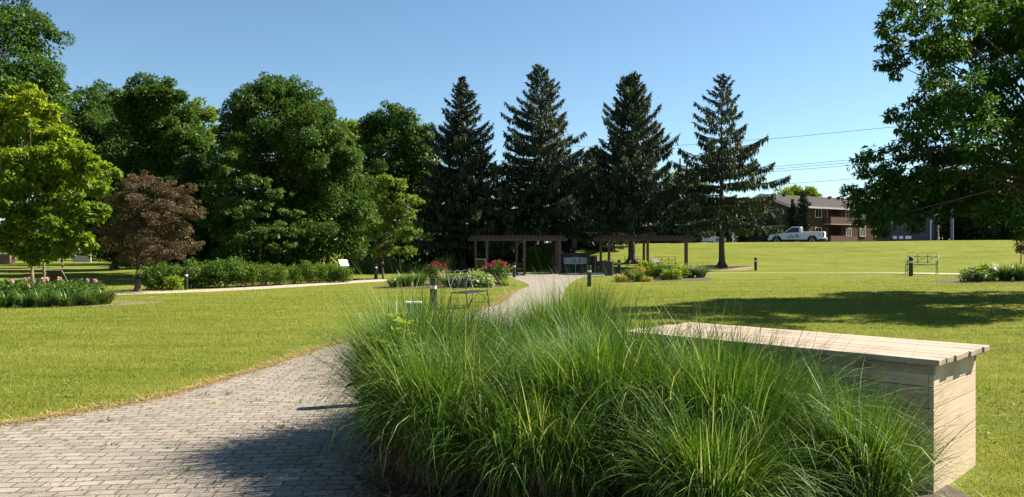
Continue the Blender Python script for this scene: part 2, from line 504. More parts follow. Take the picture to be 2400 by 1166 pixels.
def crown_mesh(name, seed, lobes, n, L, ratio=0.5, sub=9, subr=0.40, core=0.16, droop=0.45, tone_hi=None, up=0.25, core_scale=1.5, flat=1.0):
    rng = np.random.default_rng(seed)
    P, O, ns, _, _ = crown_points(rng, lobes, n, sub, subr, core, up, flat)
    m = len(P)
    rnd = rng.normal(size=(m, 3))
    D = O * 0.7 + rnd * 0.65 + np.array([0, 0, -droop])
    Nn = O * 0.5 + rng.normal(size=(m, 3)) * 0.55 + np.array([0, 0, 0.7])
    Ls = L * rng.uniform(0.65, 1.35, m); Ls[ns:] *= core_scale
    tone = np.clip(rng.normal(0.45, 0.22, m), 0, 1)
    if tone_hi is not None:
        tone = tone_hi(rng, P, tone)
    return leaves(P, D, Nn, Ls, Ls * ratio, tone, name)

def px_lobes(base, lst, d, zs=0.9, ys=0.9, seed=0, dy=0.0, rs=1.0):
    """Crown lobes given as photo columns, rows and radii, at real distance d, as offsets from the tree's base."""
    rng = np.random.default_rng(seed + 77)
    out = []
    for t in lst:
        px, py, r = t[:3]; r = r * rs
        dd = d + (t[3] if len(t) > 3 else rng.uniform(-dy, dy))
        k = dd / F
        out.append((PX(px, dd) - base[0], dd - base[1], PZ(py, dd) - base[2], r * k, r * k * ys, r * k * zs))
    return out

def trunk_mb(h, r, seed=0, lean=(0, 0), flare=1.7, n=10):
    rng = random.Random(seed)
    pts, rad = [], []
    for i in range(9):
        t = i / 8
        pts.append((lean[0] * t + rng.uniform(-.3, .3) * r * (i > 0), lean[1] * t + rng.uniform(-.3, .3) * r * (i > 0), -0.1 + t * (h + 0.1)))
        rad.append(r * (1 - 0.55 * t) * (flare if i == 0 else (1.15 if i == 1 else 1)))
    return MB().tube(pts, rad, n)

def decid(name, label, base, lobes, n, L, lm, trunk_h, trunk_r, seed=1, bark='bark', cat="tree", group=None, limbs=True, limb_r=1.0, **kw):
    root = thing(name, label, cat, base, 0, group)
    tb = trunk_mb(trunk_h, trunk_r, seed)
    if limbs:
        rng = random.Random(seed + 5)
        for lo in lobes:
            s = Vector((0, 0, trunk_h * rng.uniform(0.55, 0.97))); e = Vector(lo[:3])
            q = s.lerp(e, 0.5) + Vector((0, 0, 0.12 * (e - s).length))
            tb.tube([s, s.lerp(q, .5), q, e], [trunk_r * .42 * limb_r, trunk_r * .34 * limb_r, trunk_r * .2 * limb_r, trunk_r * .05 * limb_r], 5, False)
    obj("trunk", tb, M[bark], root, smooth=True)
    link("crown", crown_mesh(name + "_crown", seed, lobes, n, L, **kw), M[lm], root)
    return root

def ribbons(P, az, lean, curl, L, W, tone, name, seg=6, sway=None, ex=1.4):
    """Arching blades: each starts at P, leaves the ground at angle lean from upright and bends over by curl."""
    n = len(P)
    s = np.linspace(0, 1, seg + 1)
    th = lean[:, None] + curl[:, None] * s[None] ** ex
    ds = (L / seg)[:, None]
    hor = np.concatenate([np.zeros((n, 1)), np.cumsum(np.sin((th[:, 1:] + th[:, :-1]) / 2) * ds, 1)], 1)
    ver = np.concatenate([np.zeros((n, 1)), np.cumsum(np.cos((th[:, 1:] + th[:, :-1]) / 2) * ds, 1)], 1)
    a2 = az[:, None] + (0 if sway is None else sway[:, None] * s[None])
    C = np.stack([P[:, 0:1] + hor * np.cos(a2), P[:, 1:2] + hor * np.sin(a2), P[:, 2:3] + ver], 2)
    w = (W[:, None] * np.minimum(1, 0.55 + 1.5 * s)[None] * np.clip((1 - s)[None] * 2.6, 0.05, 1)) / 2
    side = np.stack([-np.sin(az), np.cos(az), np.zeros(n)], 1)[:, None, :]
    V = np.stack([C - side * w[..., None], C + side * w[..., None]], 2).reshape(-1, 3)
    k = np.arange(seg)
    f = np.stack([2 * k, 2 * k + 1, 2 * k + 3, 2 * k + 2], 1)
    Fi = (np.arange(n)[:, None, None] * 2 * (seg + 1) + f[None]).reshape(-1, 4)
    return np_mesh(name, V, Fi, np.repeat(tone, seg))

def disc(rng, n, r):
    a = rng.uniform(0, 2 * np.pi, n); q = r * np.sqrt(rng.uniform(0, 1, n))
    return np.stack([q * np.cos(a), q * np.sin(a), np.zeros(n)], 1), a

# ------------------------------------------------------------------ ground, paths, beds
def grid_axis(lo, hi, fine_lo, fine_hi, step):
    a = list(np.arange(fine_lo, fine_hi + 1e-6, step))
    s = step
    while a[-1] < hi:
        s *= 1.25; a.append(a[-1] + s)
    s = step
    while a[0] > lo:
        s *= 1.25; a.insert(0, a[0] - s)
    return np.array(a)

gx = grid_axis(-900, 900, -30, 40, 0.5)
gy = grid_axis(-60, 1800, -2, 80, 0.5)
XX, YY = np.meshgrid(gx, gy)
ZZ = ground(XX, YY)
nx, ny = len(gx), len(gy)
idx = np.arange(nx * ny).reshape(ny, nx)
Fg = np.stack([idx[:-1, :-1], idx[:-1, 1:], idx[1:, 1:], idx[1:, :-1]], 2).reshape(-1, 4)
gme = np_mesh("ground", np.stack([XX, YY, ZZ], 2).reshape(-1, 3), Fg, smooth=True)
tag(link("lawn_ground", gme, M['lawn']), "wide mown lawn rising to a grass bank on the right", kind="structure")

def interp(pts, step=0.3):
    """Smooth curve through 2-D points."""
    p = np.array(pts, float)
    t = np.concatenate([[0], np.cumsum(np.linalg.norm(np.diff(p, axis=0), axis=1))])
    q = np.linspace(0, t[-1], max(8, int(t[-1] / step)))
    out = []
    for c in range(p.shape[1]):
        m_ = np.gradient(p[:, c], t)
        i = np.clip(np.searchsorted(t, q, side='right') - 1, 0, len(t) - 2)
        hh = t[i + 1] - t[i]; u = (q - t[i]) / hh
        out.append((2*u**3-3*u**2+1)*p[i, c] + (u**3-2*u**2+u)*hh*m_[i] + (-2*u**3+3*u**2)*p[i+1, c] + (u**3-u**2)*hh*m_[i+1])
    return np.stack(out, 1)

def sheet(name, Lp, Rp, z, m, nacross=10):
    """A sheet between two edges that follows the ground."""
    n = len(Lp)
    t = np.linspace(0, 1, nacross + 1)
    XYp = Lp[:, None, :] * (1 - t)[None, :, None] + Rp[:, None, :] * t[None, :, None]
    Zp = ground(XYp[..., 0], XYp[..., 1]) + z
    V = np.concatenate([XYp, Zp[..., None]], 2).reshape(-1, 3)
    ii = np.arange(n * (nacross + 1)).reshape(n, nacross + 1)
    Fi = np.stack([ii[:-1, :-1], ii[:-1, 1:], ii[1:, 1:], ii[1:, :-1]], 2).reshape(-1, 4)
    return link(name, np_mesh(name, V, Fi, smooth=True), m)

def even(p, n):
    t = np.concatenate([[0], np.cumsum(np.linalg.norm(np.diff(p, axis=0), axis=1))])
    q = np.linspace(0, t[-1], n)
    return np.stack([np.interp(q, t, p[:, c]) for c in range(2)], 1)

LE = [(-16, -6), (-9.5, 1.0), (-7.2, 3.8), (-5.6, 5.6), (-4.49, 6.73), (-3.78, 7.7), (-3.32, 9.5), (-2.81, 12.65), (-2.05, 15), (-1.4, 17), (-0.78, 19.9), (-0.36, 21.9), (-.1, 25), (.25, 28.4), (.62, 30.5), (.56, 35), (.26, 38.5), (-.2, 43.5)]
RE = [(-6, -8), (-2.2, -1), (-.6, 2.2), (-.35, 4.0), (-.45, 5.5), (-.6, 7.5), (-.4, 10), (0.0, 13), (.6, 16), (1.0, 19), (1.35, 22), (1.65, 25), (1.9, 28), (2.2, 30.5), (2.6, 34), (3.2, 38), (3.7, 40.5), (4.2, 43.5)]
LEs = even(interp(LE), 260); REs = even(interp(RE), 260)
tag(sheet("paver_path", LEs, REs, 0.008, M['pavers'], 10), "grey paver path curving through the lawn to the plaza", kind="structure")

th = np.linspace(0, 2 * np.pi, 97)
def blob(cx, cy, rx, ry, wob=0.08, seed=0, rot=0.0):
    r_ = np.random.default_rng(seed); a = r_.uniform(0, 6.28, 3)
    k = 1 + wob * (np.sin(3 * th + a[0]) + .6 * np.sin(5 * th + a[1]) + .4 * np.sin(2 * th + a[2]))
    x, y = rx * k * np.cos(th), ry * k * np.sin(th)
    return np.stack([cx + x * math.cos(rot) - y * math.sin(rot), cy + x * math.sin(rot) + y * math.cos(rot)], 1)

def patch(name, outline, z, m, kind="structure", label=None):
    c = outline.mean(0)
    o = sheet(name, outline, np.repeat(c[None], len(outline), 0), z, m, 12)
    return tag(o, label, kind=kind)

patch("paver_plaza", blob(2.6, 45.2, 6.3, 3.3, 0.0), 0.012, M['pavers'], label="paved plaza in front of the stone wall")

def strip(name, pts, w, z, m, label):
    c = interp(pts, 0.5)
    t = np.gradient(c, axis=0); t /= np.linalg.norm(t, axis=1, keepdims=True)
    nrm = np.stack([-t[:, 1], t[:, 0]], 1)
    return tag(sheet(name, c + nrm * w / 2, c - nrm * w / 2, z, m, 4), label, kind="structure")

PL = [(-26, 27.5), (-19, 28.6), (-15.3, 30.0), (-11.1, 33.2), (-8, 37.2), (-6.3, 39.3), (-3.5, 42.5)]
PR = [(8.2, 45.6), (12.5, 45.0), (16.7, 42.3), (19.0, 37.5), (20.3, 33.6), (22.5, 29), (26, 25)]
strip("side_path", PL, 2.0, 0.006, M['path'], "pale paved side path running left past the shrubs")
strip("loop_path", PR, 1.1, 0.006, M['path'], "pale paved path running right past the metal bench")

patch("clump_bed_soil", blob(1.0, 5.3, 1.75, 4.4, 0.06, 3, R(14)), 0.014, M['soil'], label="dark mulch under the ornamental grass")
patch("left_bed_soil", blob(PX(110, 23), 23.4, 3.3, 1.7, 0.05, 5), 0.006, M['dirt'], label="bare soil of the peony bed")
patch("middle_bed_soil", blob(PX(1045, 33), 32.6, 2.9, 2.6, 0.05, 6), 0.006, M['soil'], label="soil of the flower bed by the path")
patch("plaza_bed_soil", blob(PX(1552, 36), 36.0, 2.4, 2.3, 0.05, 7), 0.006, M['soil'], label="soil of the flower bed by the plaza")
patch("right_bed_soil", blob(PX(2400, 28), 28.6, 2.9, 1.6, 0.05, 8), 0.006, M['soil'], label="soil of the flower bed at the right")
patch("shrub_bed_soil", blob(PX(570, 35), 35.4, 5.8, 1.0, 0.02, 9, R(36)), 0.005, M['soil'], label="soil strip under the shrubs")
patch("spruce_dirt", blob(PX(1690, 51), 51.2, 2.6, 1.5, 0.1, 10), 0.005, M['dirt'], label="bare dirt round the foot of the spruce")

lotx = np.linspace(14, 90, 40)
lot0 = np.stack([lotx, np.full(40, 76.5)], 1); lot1 = np.stack([lotx, np.full(40, 103.0)], 1)
tag(sheet("parking_lot", lot0, lot1, 0.006, M['asphalt'], 20), "asphalt parking area beyond the grass bank", kind="structure")

def in_path(x, y, extra=0.0):
    lx = np.interp(y, LEs[:, 1], LEs[:, 0]); rx = np.interp(y, REs[:, 1], REs[:, 0])
    return (x > lx - extra) & (x < rx + extra)

# ---- short blades of the nearer lawn
rng = np.random.default_rng(11)
def lawn_blades():
    n = 900000
    y = 3.6 + (40 - 3.6) * rng.uniform(0, 1, n) ** 1.9
    x = rng.uniform(-1, 1, n) * (0.85 * y + 4)
    keep = ~in_path(x, y, 0.07) & (rng.uniform(0, 1, n) > sm(y, 14, 40))
    keep &= ~(((x - 1.0) * math.cos(R(14)) + (y - 5.3) * math.sin(R(14))) ** 2 / 1.75 ** 2 + (-(x - 1.0) * math.sin(R(14)) + (y - 5.3) * math.cos(R(14))) ** 2 / 4.4 ** 2 < 1)
    bx, by = (x - 2.2) * -0.71 + (y - 6.0) * 0.705, (x - 2.2) * 0.705 + (y - 6.0) * 0.71
    keep &= ~((abs(bx) < 1.2) & (abs(by) < 0.42))
    x, y = x[keep], y[keep]; n = len(x)
    P = np.stack([x, y, ground(x, y) - 0.004], 1)
    a = rng.uniform(0, 2 * np.pi, n); t = rng.uniform(0.15, 1.15, n)
    D = np.stack([np.cos(a) * np.sin(t), np.sin(a) * np.sin(t), np.cos(t)], 1)
    S = np.stack([-np.sin(a), np.cos(a), np.zeros(n)], 1)
    L = rng.uniform(0.022, 0.055, n) * (1 + y / 60); W = rng.uniform(0.003, 0.0055, n) * (0.7 + y / 12)
    V = np.stack([P - S * W[:, None] / 2, P + S * W[:, None] / 2, P + D * L[:, None]], 1).reshape(-1, 3)
    band = 0.5 + 0.22 * np.sin(x * 0.35 + y * 1.9 + 1.5 * np.sin(x * .6)) + 0.2 * np.sin(y * 4.1 - x * 0.8) + .22 * np.sin(x * 1.3 + 2 * np.sin(y * .7)) * np.sin(y * 1.1 + x * .3) + .3 * np.sin(x * 5.1 + y * 3) * np.sin(y * 6.3 - x * 2.2)
    tone = np.clip(0.18 + 0.45 * band + rng.normal(0, 0.2, n), 0, 1)
    return np_mesh("lawn_grass", V, np.arange(n * 3).reshape(-1, 3), tone)
tag(link("lawn_grass", lawn_blades(), M['lawnblade']), "short mown grass blades of the lawn", "grass", kind="stuff")

# ---- dry clippings along the path's left edge, small weeds in the joints
def straw_mesh():
    k = rng.uniform(0, 1, 26000) ** 1.2 * 0.62 + 0.10
    i = k * (len(LEs) - 1)
    e = np.stack([np.interp(i, np.arange(len(LEs)), LEs[:, c]) for c in range(2)], 1)
    off = rng.normal(-0.07, 0.10, len(e)) * (.7 + .5 * np.sin(e[:, 1] * 3.1) * np.sin(e[:, 1] * 1.3 + 1))
    x, y = e[:, 0] + off, e[:, 1] - off * 0.3
    P = np.stack([x, y, ground(x, y) + rng.uniform(0.008, 0.022, len(x))], 1)
    a = rng.uniform(0, 2 * np.pi, len(x))
    D = np.stack([np.cos(a), np.sin(a), rng.normal(0.05, 0.18, len(x))], 1)
    return leaves(P, D, np.tile([0, 0, 1.0], (len(x), 1)), rng.uniform(0.04, 0.12, len(x)), rng.uniform(0.005, 0.011, len(x)), rng.uniform(0, 1, len(x)), "dry_clippings", 0.02)
tag(link("dry_clippings", straw_mesh(), M['straw']), "dry straw-coloured clippings along the path edge", "clippings", kind="stuff")

def litter_mesh():
    n = 9000
    t = rng.uniform(0, 1, n)
    y = 3.8 + 5.6 * t; x = np.interp(y, REs[:, 1], REs[:, 0]) + rng.normal(-.30, .20, n)
    x = np.concatenate([x, rng.uniform(-.9, 2.2, 7000)]); y = np.concatenate([y, rng.uniform(3.6, 7.5, 7000)])
    n = len(x); a = rng.uniform(0, 6.28, n)
    P = np.stack([x, y, ground(x, y) + rng.uniform(.016, .035, n)], 1)
    D = np.stack([np.cos(a), np.sin(a), rng.normal(.08, .25, n)], 1)
    return leaves(P, D, np.tile([0, 0, 1.0], (n, 1)) + rng.normal(0, .3, (n, 3)), rng.uniform(.03, .13, n), rng.uniform(.005, .014, n), rng.uniform(0, 1, n) ** 1.5, "dead_litter", .05)
tag(link("dead_litter", litter_mesh(), M['deadblade']), "brown dead blades and litter under the ornamental grass", "litter", kind="stuff")

def debris_mesh():
    n = 2600
    y = 4.4 + rng.uniform(0, 1, n) ** 1.5 * 16
    lx, rx_ = np.interp(y, LEs[:, 1], LEs[:, 0]), np.interp(y, REs[:, 1], REs[:, 0])
    x = lx + (rx_ - lx) * rng.beta(.7, .7, n); a = rng.uniform(0, 6.28, n)
    P = np.stack([x, y, ground(x, y) + .012], 1)
    D = np.stack([np.cos(a), np.sin(a), rng.normal(.05, .15, n)], 1)
    return leaves(P, D, np.tile([0, 0, 1.0], (n, 1)) + rng.normal(0, .2, (n, 3)), rng.uniform(.012, .06, n), rng.uniform(.004, .016, n), rng.uniform(0, 1, n), "path_debris", .1)
tag(link("path_debris", debris_mesh(), M['deadblade']), "bits of dry leaf and straw lying on the pavers", "debris", kind="stuff")

def clover_mesh():
    Ps, tn = [], []
    for _ in range(80):
        y = 6 + rng.uniform() ** 1.3 * 24; x = rng.uniform(-.7, .72) * y
        if in_path(np.array([x]), np.array([y]), .4)[0] or (-.9 < x < 4 and y < 9.5): continue
        m_ = rng.integers(20, 110); r_ = rng.uniform(.2, .7)
        p, _a = disc(rng, m_, r_); p[:, 0] = x + p[:, 0] * 1.6; p[:, 1] += y; p[:, 2] = ground(p[:, 0], p[:, 1]) + rng.uniform(.025, .055, m_)
        Ps.append(p); tn.append(np.clip(rng.normal(.4, .2, m_), 0, 1))
    P = np.concatenate(Ps); n = len(P); a = rng.uniform(0, 6.28, n)
    D = np.stack([np.cos(a), np.sin(a), rng.normal(.1, .3, n)], 1)
    return leaves(P, D, np.tile([0, 0, 1.0], (n, 1)) + rng.normal(0, .3, (n, 3)), rng.uniform(.02, .05, n), rng.uniform(.015, .035, n), np.concatenate(tn), "clover", .1)
tag(link("clover", clover_mesh(), M['herbleaf']), "darker clover patches in the lawn", "clover", kind="stuff")

def weed_mesh():
    Ps, az, tn = [], [], []
    for _ in range(110):
        y = 4.6 + rng.uniform() ** 1.4 * 14
        lx, rx_ = np.interp(y, LEs[:, 1], LEs[:, 0]), np.interp(y, REs[:, 1], REs[:, 0])
        x = rng.uniform(lx, rx_); m_ = rng.integers(5, 22)
        p, a = disc(rng, m_, rng.uniform(0.015, 0.05)); p[:, 0] = x + p[:, 0] * 1.8; p[:, 1] += y; p[:, 2] = 0.008
        Ps.append(p); az.append(a); tn.append(np.clip(rng.normal(rng.choice([0.3, 0.5, 0.95]), 0.12, m_), 0, 1))
    P = np.concatenate(Ps); a = np.concatenate(az); n = len(P)
    return ribbons(P, a, rng.uniform(.5, 1.2, n), rng.uniform(.2, .8, n), rng.uniform(.025, .075, n), rng.uniform(.005, .011, n), np.concatenate(tn), "path_weeds", 3)
tag(link("path_weeds", weed_mesh(), M['weed']), "small weeds sprouting in the paver joints", "weeds", kind="stuff")

# ------------------------------------------------------------------ ornamental grass clumps
def grass_clump(label, x, y, h, r, n, seed, bias=(0, 0), droop=1.0, dead=0.05):
    g = np.random.default_rng(seed)
    root = thing("ornamental_grass", label, "grass clump", (x, y, 0.01), 0, "ornamental grass clumps in the bed")
    k = max(8, int(34 * r * r / .16))
    tc, _ = disc(g, k, r); tb_ = g.normal(0, .30, (k, 2)); th_ = g.uniform(.82, 1.12, k); tt = g.normal(0, .10, k)
    def part(nm, n, hmin, hmax, lean, curl, mat, tone, wmin=0.005, wmax=0.012, spread=.088):
        i = g.integers(0, k, n)
        P, a0 = disc(g, n, spread); P = P + tc[i]
        out = np.arctan2(tc[i, 1], tc[i, 0])
        rad = np.hypot(tc[i, 0], tc[i, 1]) / r
        v = np.stack([np.cos(a0) * .9 + np.cos(out) * rad * .8 + bias[0] + tb_[i, 0], np.sin(a0) * .9 + np.sin(out) * rad * .8 + bias[1] + tb_[i, 1]], 1)
        az = np.arctan2(v[:, 1], v[:, 0])
        le = np.abs(g.normal(lean, .10, n)) * (0.35 + 0.75 * rad)
        cu = np.clip(g.gamma(2.0, curl / 2.0, n), .05, 2.8)
        L = h * g.uniform(hmin, hmax, n) * th_[i]
        link(nm, ribbons(P, az, le, cu, L, g.uniform(wmin, wmax, n), np.clip(tone(n) + tt[i], 0, 1), nm, 8, g.normal(0, .3, n), 2.1), M[mat], root)
    ton2 = lambda n: np.where(g.uniform(0, 1, n) < .14, g.uniform(.82, 1, n), np.clip(g.normal(.42, .22, n), 0, .78))
    ton = lambda n: np.where(g.uniform(0, 1, n) < .05, g.uniform(.8, 1, n), np.clip(g.normal(.34, .26, n), 0, .8))
    part("foliage", int(n * 0.88), .66, 1.04, .17, .62 * droop, 'blade', ton, .005, .010)
    part("arching_blades", int(n * 0.62), .80, 1.34, .36, 1.9 * droop, 'blade', ton2, .0035, .008)
    part("dead_blades", int(n * (.18 + dead)), .15, .6, .6, 1.5, 'deadblade', lambda n: g.uniform(0, 1, n), spread=.14)
    return root

grass_clump("tall dark grass clump at the left end of the bed, spilling onto the paver path", -.78, 6.25, 1.16, .36, 3600, 21, (-.2, 0))
grass_clump("grass clump behind the left one, beside the green utility pedestal's line", -.14, 7.2, 1.04, .38, 3600, 22, (.1, 0))
grass_clump("front grass clump with brown dead base nearest the paver path", -.28, 5.3, .98, .34, 3400, 23, (0, -.1), 1.0, .35)
grass_clump("rearmost grass clump, its tips in front of the plaza path", .72, 8.9, 1.12, .46, 4000, 24, (.05, 0))
grass_clump("broad grass clump in the middle of the bed at the far end of the wooden counter", .66, 5.35, 1.08, .40, 4600, 25, (.1, 0))
grass_clump("pale drooping grass clump against the front of the wooden counter", 1.42, 4.80, 1.04, .34, 4000, 26, (.35, -.1), 1.4)
grass_clump("small bright grass clump at the near corner of the wooden counter", 1.90, 4.24, .80, .14, 1500, 27, (-.2, 0), .85)
grass_clump("low grass clump at the bottom edge between the middle and drooping clumps", .98, 4.1, .74, .28, 2400, 28, (.1, .1), 1.2, .2)
grass_clump("loose thin grass clump between the rearmost and middle clumps", .95, 7.3, .66, .34, 1500, 29, (.3, 0), 1.3)
grass_clump("grass clump filling the gap between the front and middle clumps", .22, 4.72, .80, .26, 2200, 30, (0, 0), 1.1, .4)
grass_clump("drooping grass clump behind the pale one, leaning on the counter's far half", 1.12, 5.5, .96, .28, 2600, 34, (.3, 0), 1.35)

grass_clump("narrow grass clump close to the counter's front, between the pale and small bright clumps", 1.74, 4.98, .84, .20, 1700, 35, (.2, -.1), 1.3)

# leafy sapling growing through the left clump
sap = thing("leafy_sapling", "yellow-green leafy sapling growing through the left grass clump", "sapling", (-.96, 5.72, 0.01))
stm = MB(); rr_ = random.Random(4); LP, LD = [], []
for k, (dx, dy, hh) in enumerate([(-.05, -.05, .62), (.05, .05, 1.02), (.12, -.1, .82), (-.08, .06, .50), (.2, .1, .98), (.0, -.12, .38)]):
    pts = [(dx * .3, dy * .3, 0), (dx * .7, dy * .7, hh * .5), (dx, dy, hh)]
    stm.tube(pts, [.007, .005, .002], 5)
    for q in range(9):
        t = .3 + .7 * q / 8; a = q * 2.4 + k
        p = Vector((dx * t, dy * t, hh * t)); dr = Vector((math.cos(a), math.sin(a), .25))
        for s_ in range(5):
            LP.append(p + dr * (.03 + .025 * s_)); sd_ = Vector((-dr.y, dr.x, 0)) * (1 if s_ % 2 else -1)
            LD.append(dr * .6 + sd_ * (.8 if s_ < 4 else 0) + Vector((0, 0, rr_.uniform(-.3, .1))))
obj("stem", stm, M['bark_young'], sap)
LP = np.array([tuple(p) for p in LP]); LD = np.array([tuple(p) for p in LD]); nl = len(LP)
link("leaves", leaves(LP, LD, np.tile([0.1, -.2, 1.0], (nl, 1)) + rng.normal(0, .25, (nl, 3)), rng.uniform(.075, .12, nl), rng.uniform(.034, .052, nl), np.clip(LP[:, 2] * .7 + rng.normal(0, .15, nl), 0, 1), "leaves"), M['limeleaf'], sap)

# ------------------------------------------------------------------ wooden counter
def wooden_counter():
    ax = Vector((-0.71, 0.705, 0)).normalized()
    ang = math.atan2(-ax.y, -ax.x)                       # local +x runs from far end to near end
    org = Vector((2.68 + .36 - 1.225 * .71, 4.77 + .37 + 1.225 * .705, 0))
    root = thing("wooden_counter", "pale wooden counter with plank top beside the ornamental grass", "counter", (org.x, org.y, 0), ang)
    hl, hw, zt = 1.15, 0.46, .865
    top = MB(); r = random.Random(3)
    nb = 7; bw = (2 * hw + .16) / nb
    for i in range(nb):
        yc = -hw - .08 + bw * (i + .5)
        e0, e1 = r.uniform(.05, .11), [.062, .066, .078, .072, .085, .080, .09][i]
        top.box(((e1 - e0) / 2, yc, zt - .019 + r.uniform(-.002, .002)), (2 * hl + e0 + e1, bw - r.uniform(.005, .012), .038))
    obj("top", top, M['deckwood'], root, bevel=.004)
    rail = MB(); rail.box((0, -hw - .004, zt - .075), (2 * hl + .04, .04, .06)); rail.box((0, hw + .004, zt - .075), (2 * hl + .04, .04, .06))
    obj("rail", rail, M['deckwood'], root, bevel=.003)
    bh = .136
    def panel(nm, mat, fn):
        p = MB()
        for i in range(6):
            z0 = .0 + i * bh
            fn(p, z0 + bh / 2 - (0.02 if i == 0 else 0), bh - .005 + (.04 if i == 0 else 0))
        obj(nm, p, M[mat], root, bevel=.002)
    panel("front_panel", 'boardwood', lambda p, z, h: p.box((0, -hw, z), (2 * hl - .034, .03, h)))
    panel("back_panel", 'boardwood', lambda p, z, h: p.box((0, hw, z), (2 * hl - .06, .03, h)))
    panel("end_panel", 'endwood', lambda p, z, h: p.box((hl, 0, z), (.03, 2 * hw + .036, h)))
    panel("end_panel", 'endwood', lambda p, z, h: p.box((-hl, 0, z), (.03, 2 * hw + .036, h)))
    core = MB().box((0, 0, .40), (2 * hl - .1, 2 * hw - .08, .80))
    obj("shade_core", core, M['soil'], root)  # added dark filler box, stands in for the shade behind the board gaps
wooden_counter()

# ------------------------------------------------------------------ bollard lights
def make_bollard(label):
    root = thing("bollard_light", label, "bollard light", group="bollard lights along the paths")
    r, h = .0875, .83
    obj("post", MB().lathe([(r, -.05), (r, .575)], 20), M['black'], root, smooth=False)
    obj("lens", MB().lathe([(r * .86, .575), (r * .86, .66)], 20), M['lens'], root)
    for k in range(3):
        lou = MB().box((math.cos(k * 2.094 + .5) * r * .88, math.sin(k * 2.094 + .5) * r * .88, .6175), (.014, .014, .086), k * 2.094 + .5)
        obj("lens_strut", lou, M['black'], root)
    obj("cap", MB().lathe([(r, .66), (r, h - .008), (r - .008, h)], 20), M['black'], root)
    return root
bol = make_bollard("bollard light beside the near metal bench and utility pedestal")
bol.location = at(1016, 19.0)
for px, d, lb in [(1381, 30.6, "bollard light at the right edge of the paver path before the plaza"),
                  (1205, 42.0, "bollard light at the left corner of the plaza beside the red flowers"),
                  (881, 41.0, "bollard light beside the small maple on the side path"),
                  (436, 32.7, "bollard light standing in front of the round green shrubs"),
                  (1451, 46.0, "bollard light just right of the dark litter bin"),
                  (1771, 49.0, "bollard light on the path right of the last spruce's trunk"),
                  (2135, 33.4, "bollard light in front of the metal bench on the grass bank"),
                  (938, 7.77, "bollard light hidden among the left grass clumps, its shadow on the pavers")]:
    dup(bol, at(px, d), 0.7 * d, lb)

# utility pedestal
up = thing("utility_pedestal", "small green utility pedestal with pale lid behind the grass", "utility box", at(968, 17.0))
obj("housing", MB().box((0, 0, .17), (.32, .28, .36)), M['pedestal'], up, bevel=.015)
obj("lid", MB().box((0, 0, .372), (.35, .31, .04)), M['lens'], up, bevel=.012)

# ------------------------------------------------------------------ metal benches
def arc(x0, x1, z0, zm, y0, y1, n=8):
    """Arc between two points whose middle sits at zm; y follows the sloped back."""
    out = []
    for i in range(n + 1):
        t = i / n
        z = z0 + (zm - z0) * math.sin(math.pi * t)
        out.append((x0 + (x1 - x0) * t, None, z))
    return out

def make_bench(label):
    root = thing("metal_bench", label, "bench", group="black metal garden benches")
    w, hh = .62, 1.0
    by = lambda z: .20 + .16 * max(0, (z - .44)) / .56            # the back leans away
    for s in (-1, 1):
        fr = MB().tube([(s * w, .32, 0), (s * w, .22, .28), (s * w, .20, .44), (s * w, by(hh), hh)], .016, 6)
        obj("back_frame", fr, M['benchmetal'], root, smooth=True)
        obj("leg", MB().tube([(s * w, -.30, 0), (s * w, -.24, .30), (s * w, -.22, .43), (s * w, -.22, .60)], .015, 6), M['benchmetal'], root)
        obj("armrest", MB().tube([(s * w, by(.72), .70), (s * w, by(.66) - .06, .64), (s * w, -.05, .62), (s * w, -.20, .615), (s * w, -.25, .57)], .014, 6), M['benchmetal'], root)
        obj("stretcher", MB().tube([(s * w, -.27, .12), (s * w, .27, .12)], .009, 5), M['benchmetal'], root)
    bk = MB()
    for x in (-w / 3, w / 3):
        bk.tube([(x, by(.50), .50), (x, by(hh - .02), hh - .02)], .013, 6)
    bk.tube([(-w, by(.52), .52), (w, by(.52), .52)], .011, 6)
    for k in range(3):
        x0 = -w + k * 2 * w / 3; x1 = x0 + 2 * w / 3
        fix = lambda P: [(p[0], by(p[2]), p[2]) for p in P]
        bk.tube(fix(arc(x0, x1, hh - .05, hh - .01, 0, 0)), .009, 5)
        bk.tube(fix(arc(x0, x1, hh - .16, hh - .21, 0, 0)), .009, 5)
        for a, b in ((x0, x1), (x1, x0)):
            P = [(a + (b - a) * t, 0, .53 + (.27) * math.sin(t * math.pi / 2)) for t in np.linspace(0, 1, 8)]
            bk.tube(fix(P), .008, 5)
    obj("backrest", bk, M['benchmetal'], root, smooth=True)
    st = MB()
    for k in range(7):
        st.box((0, -.22 + k * .068, .445), (2 * w, .046, .008))
    for x in (-w, 0, w):
        st.box((x, -.015, .433), (.03, .44, .014))
    st.box((0, -.245, .436), (2 * w, .012, .03))
    obj("seat", st, M['benchmetal'], root)
    br = MB()
    for s in (-1, 1):
        br.tube([(s * w, -.25, .14), (s * w * .5, -.24, .34), (0, -.23, .42)], .008, 5)
    obj("brace", br, M['benchmetal'], root)
    return root
bench = make_bench("nearest metal bench on the lawn edge seen from its end, behind the grass")
bench.location = (-1.12, 20.2, gz(-1.12, 20.2)); bench.rotation_euler = (0, 0, R(66))
dup(bench, at(2160, 35.2), R(-36), "metal bench on the path below the grass bank at the right")
dup(bench, at(1560, 47.5), R(-6), "metal bench under the right pergola in front of the grass bank")
dup(bench, at(1490, 48.6), R(8), "metal bench half hidden behind a spruce trunk at the right pergola")

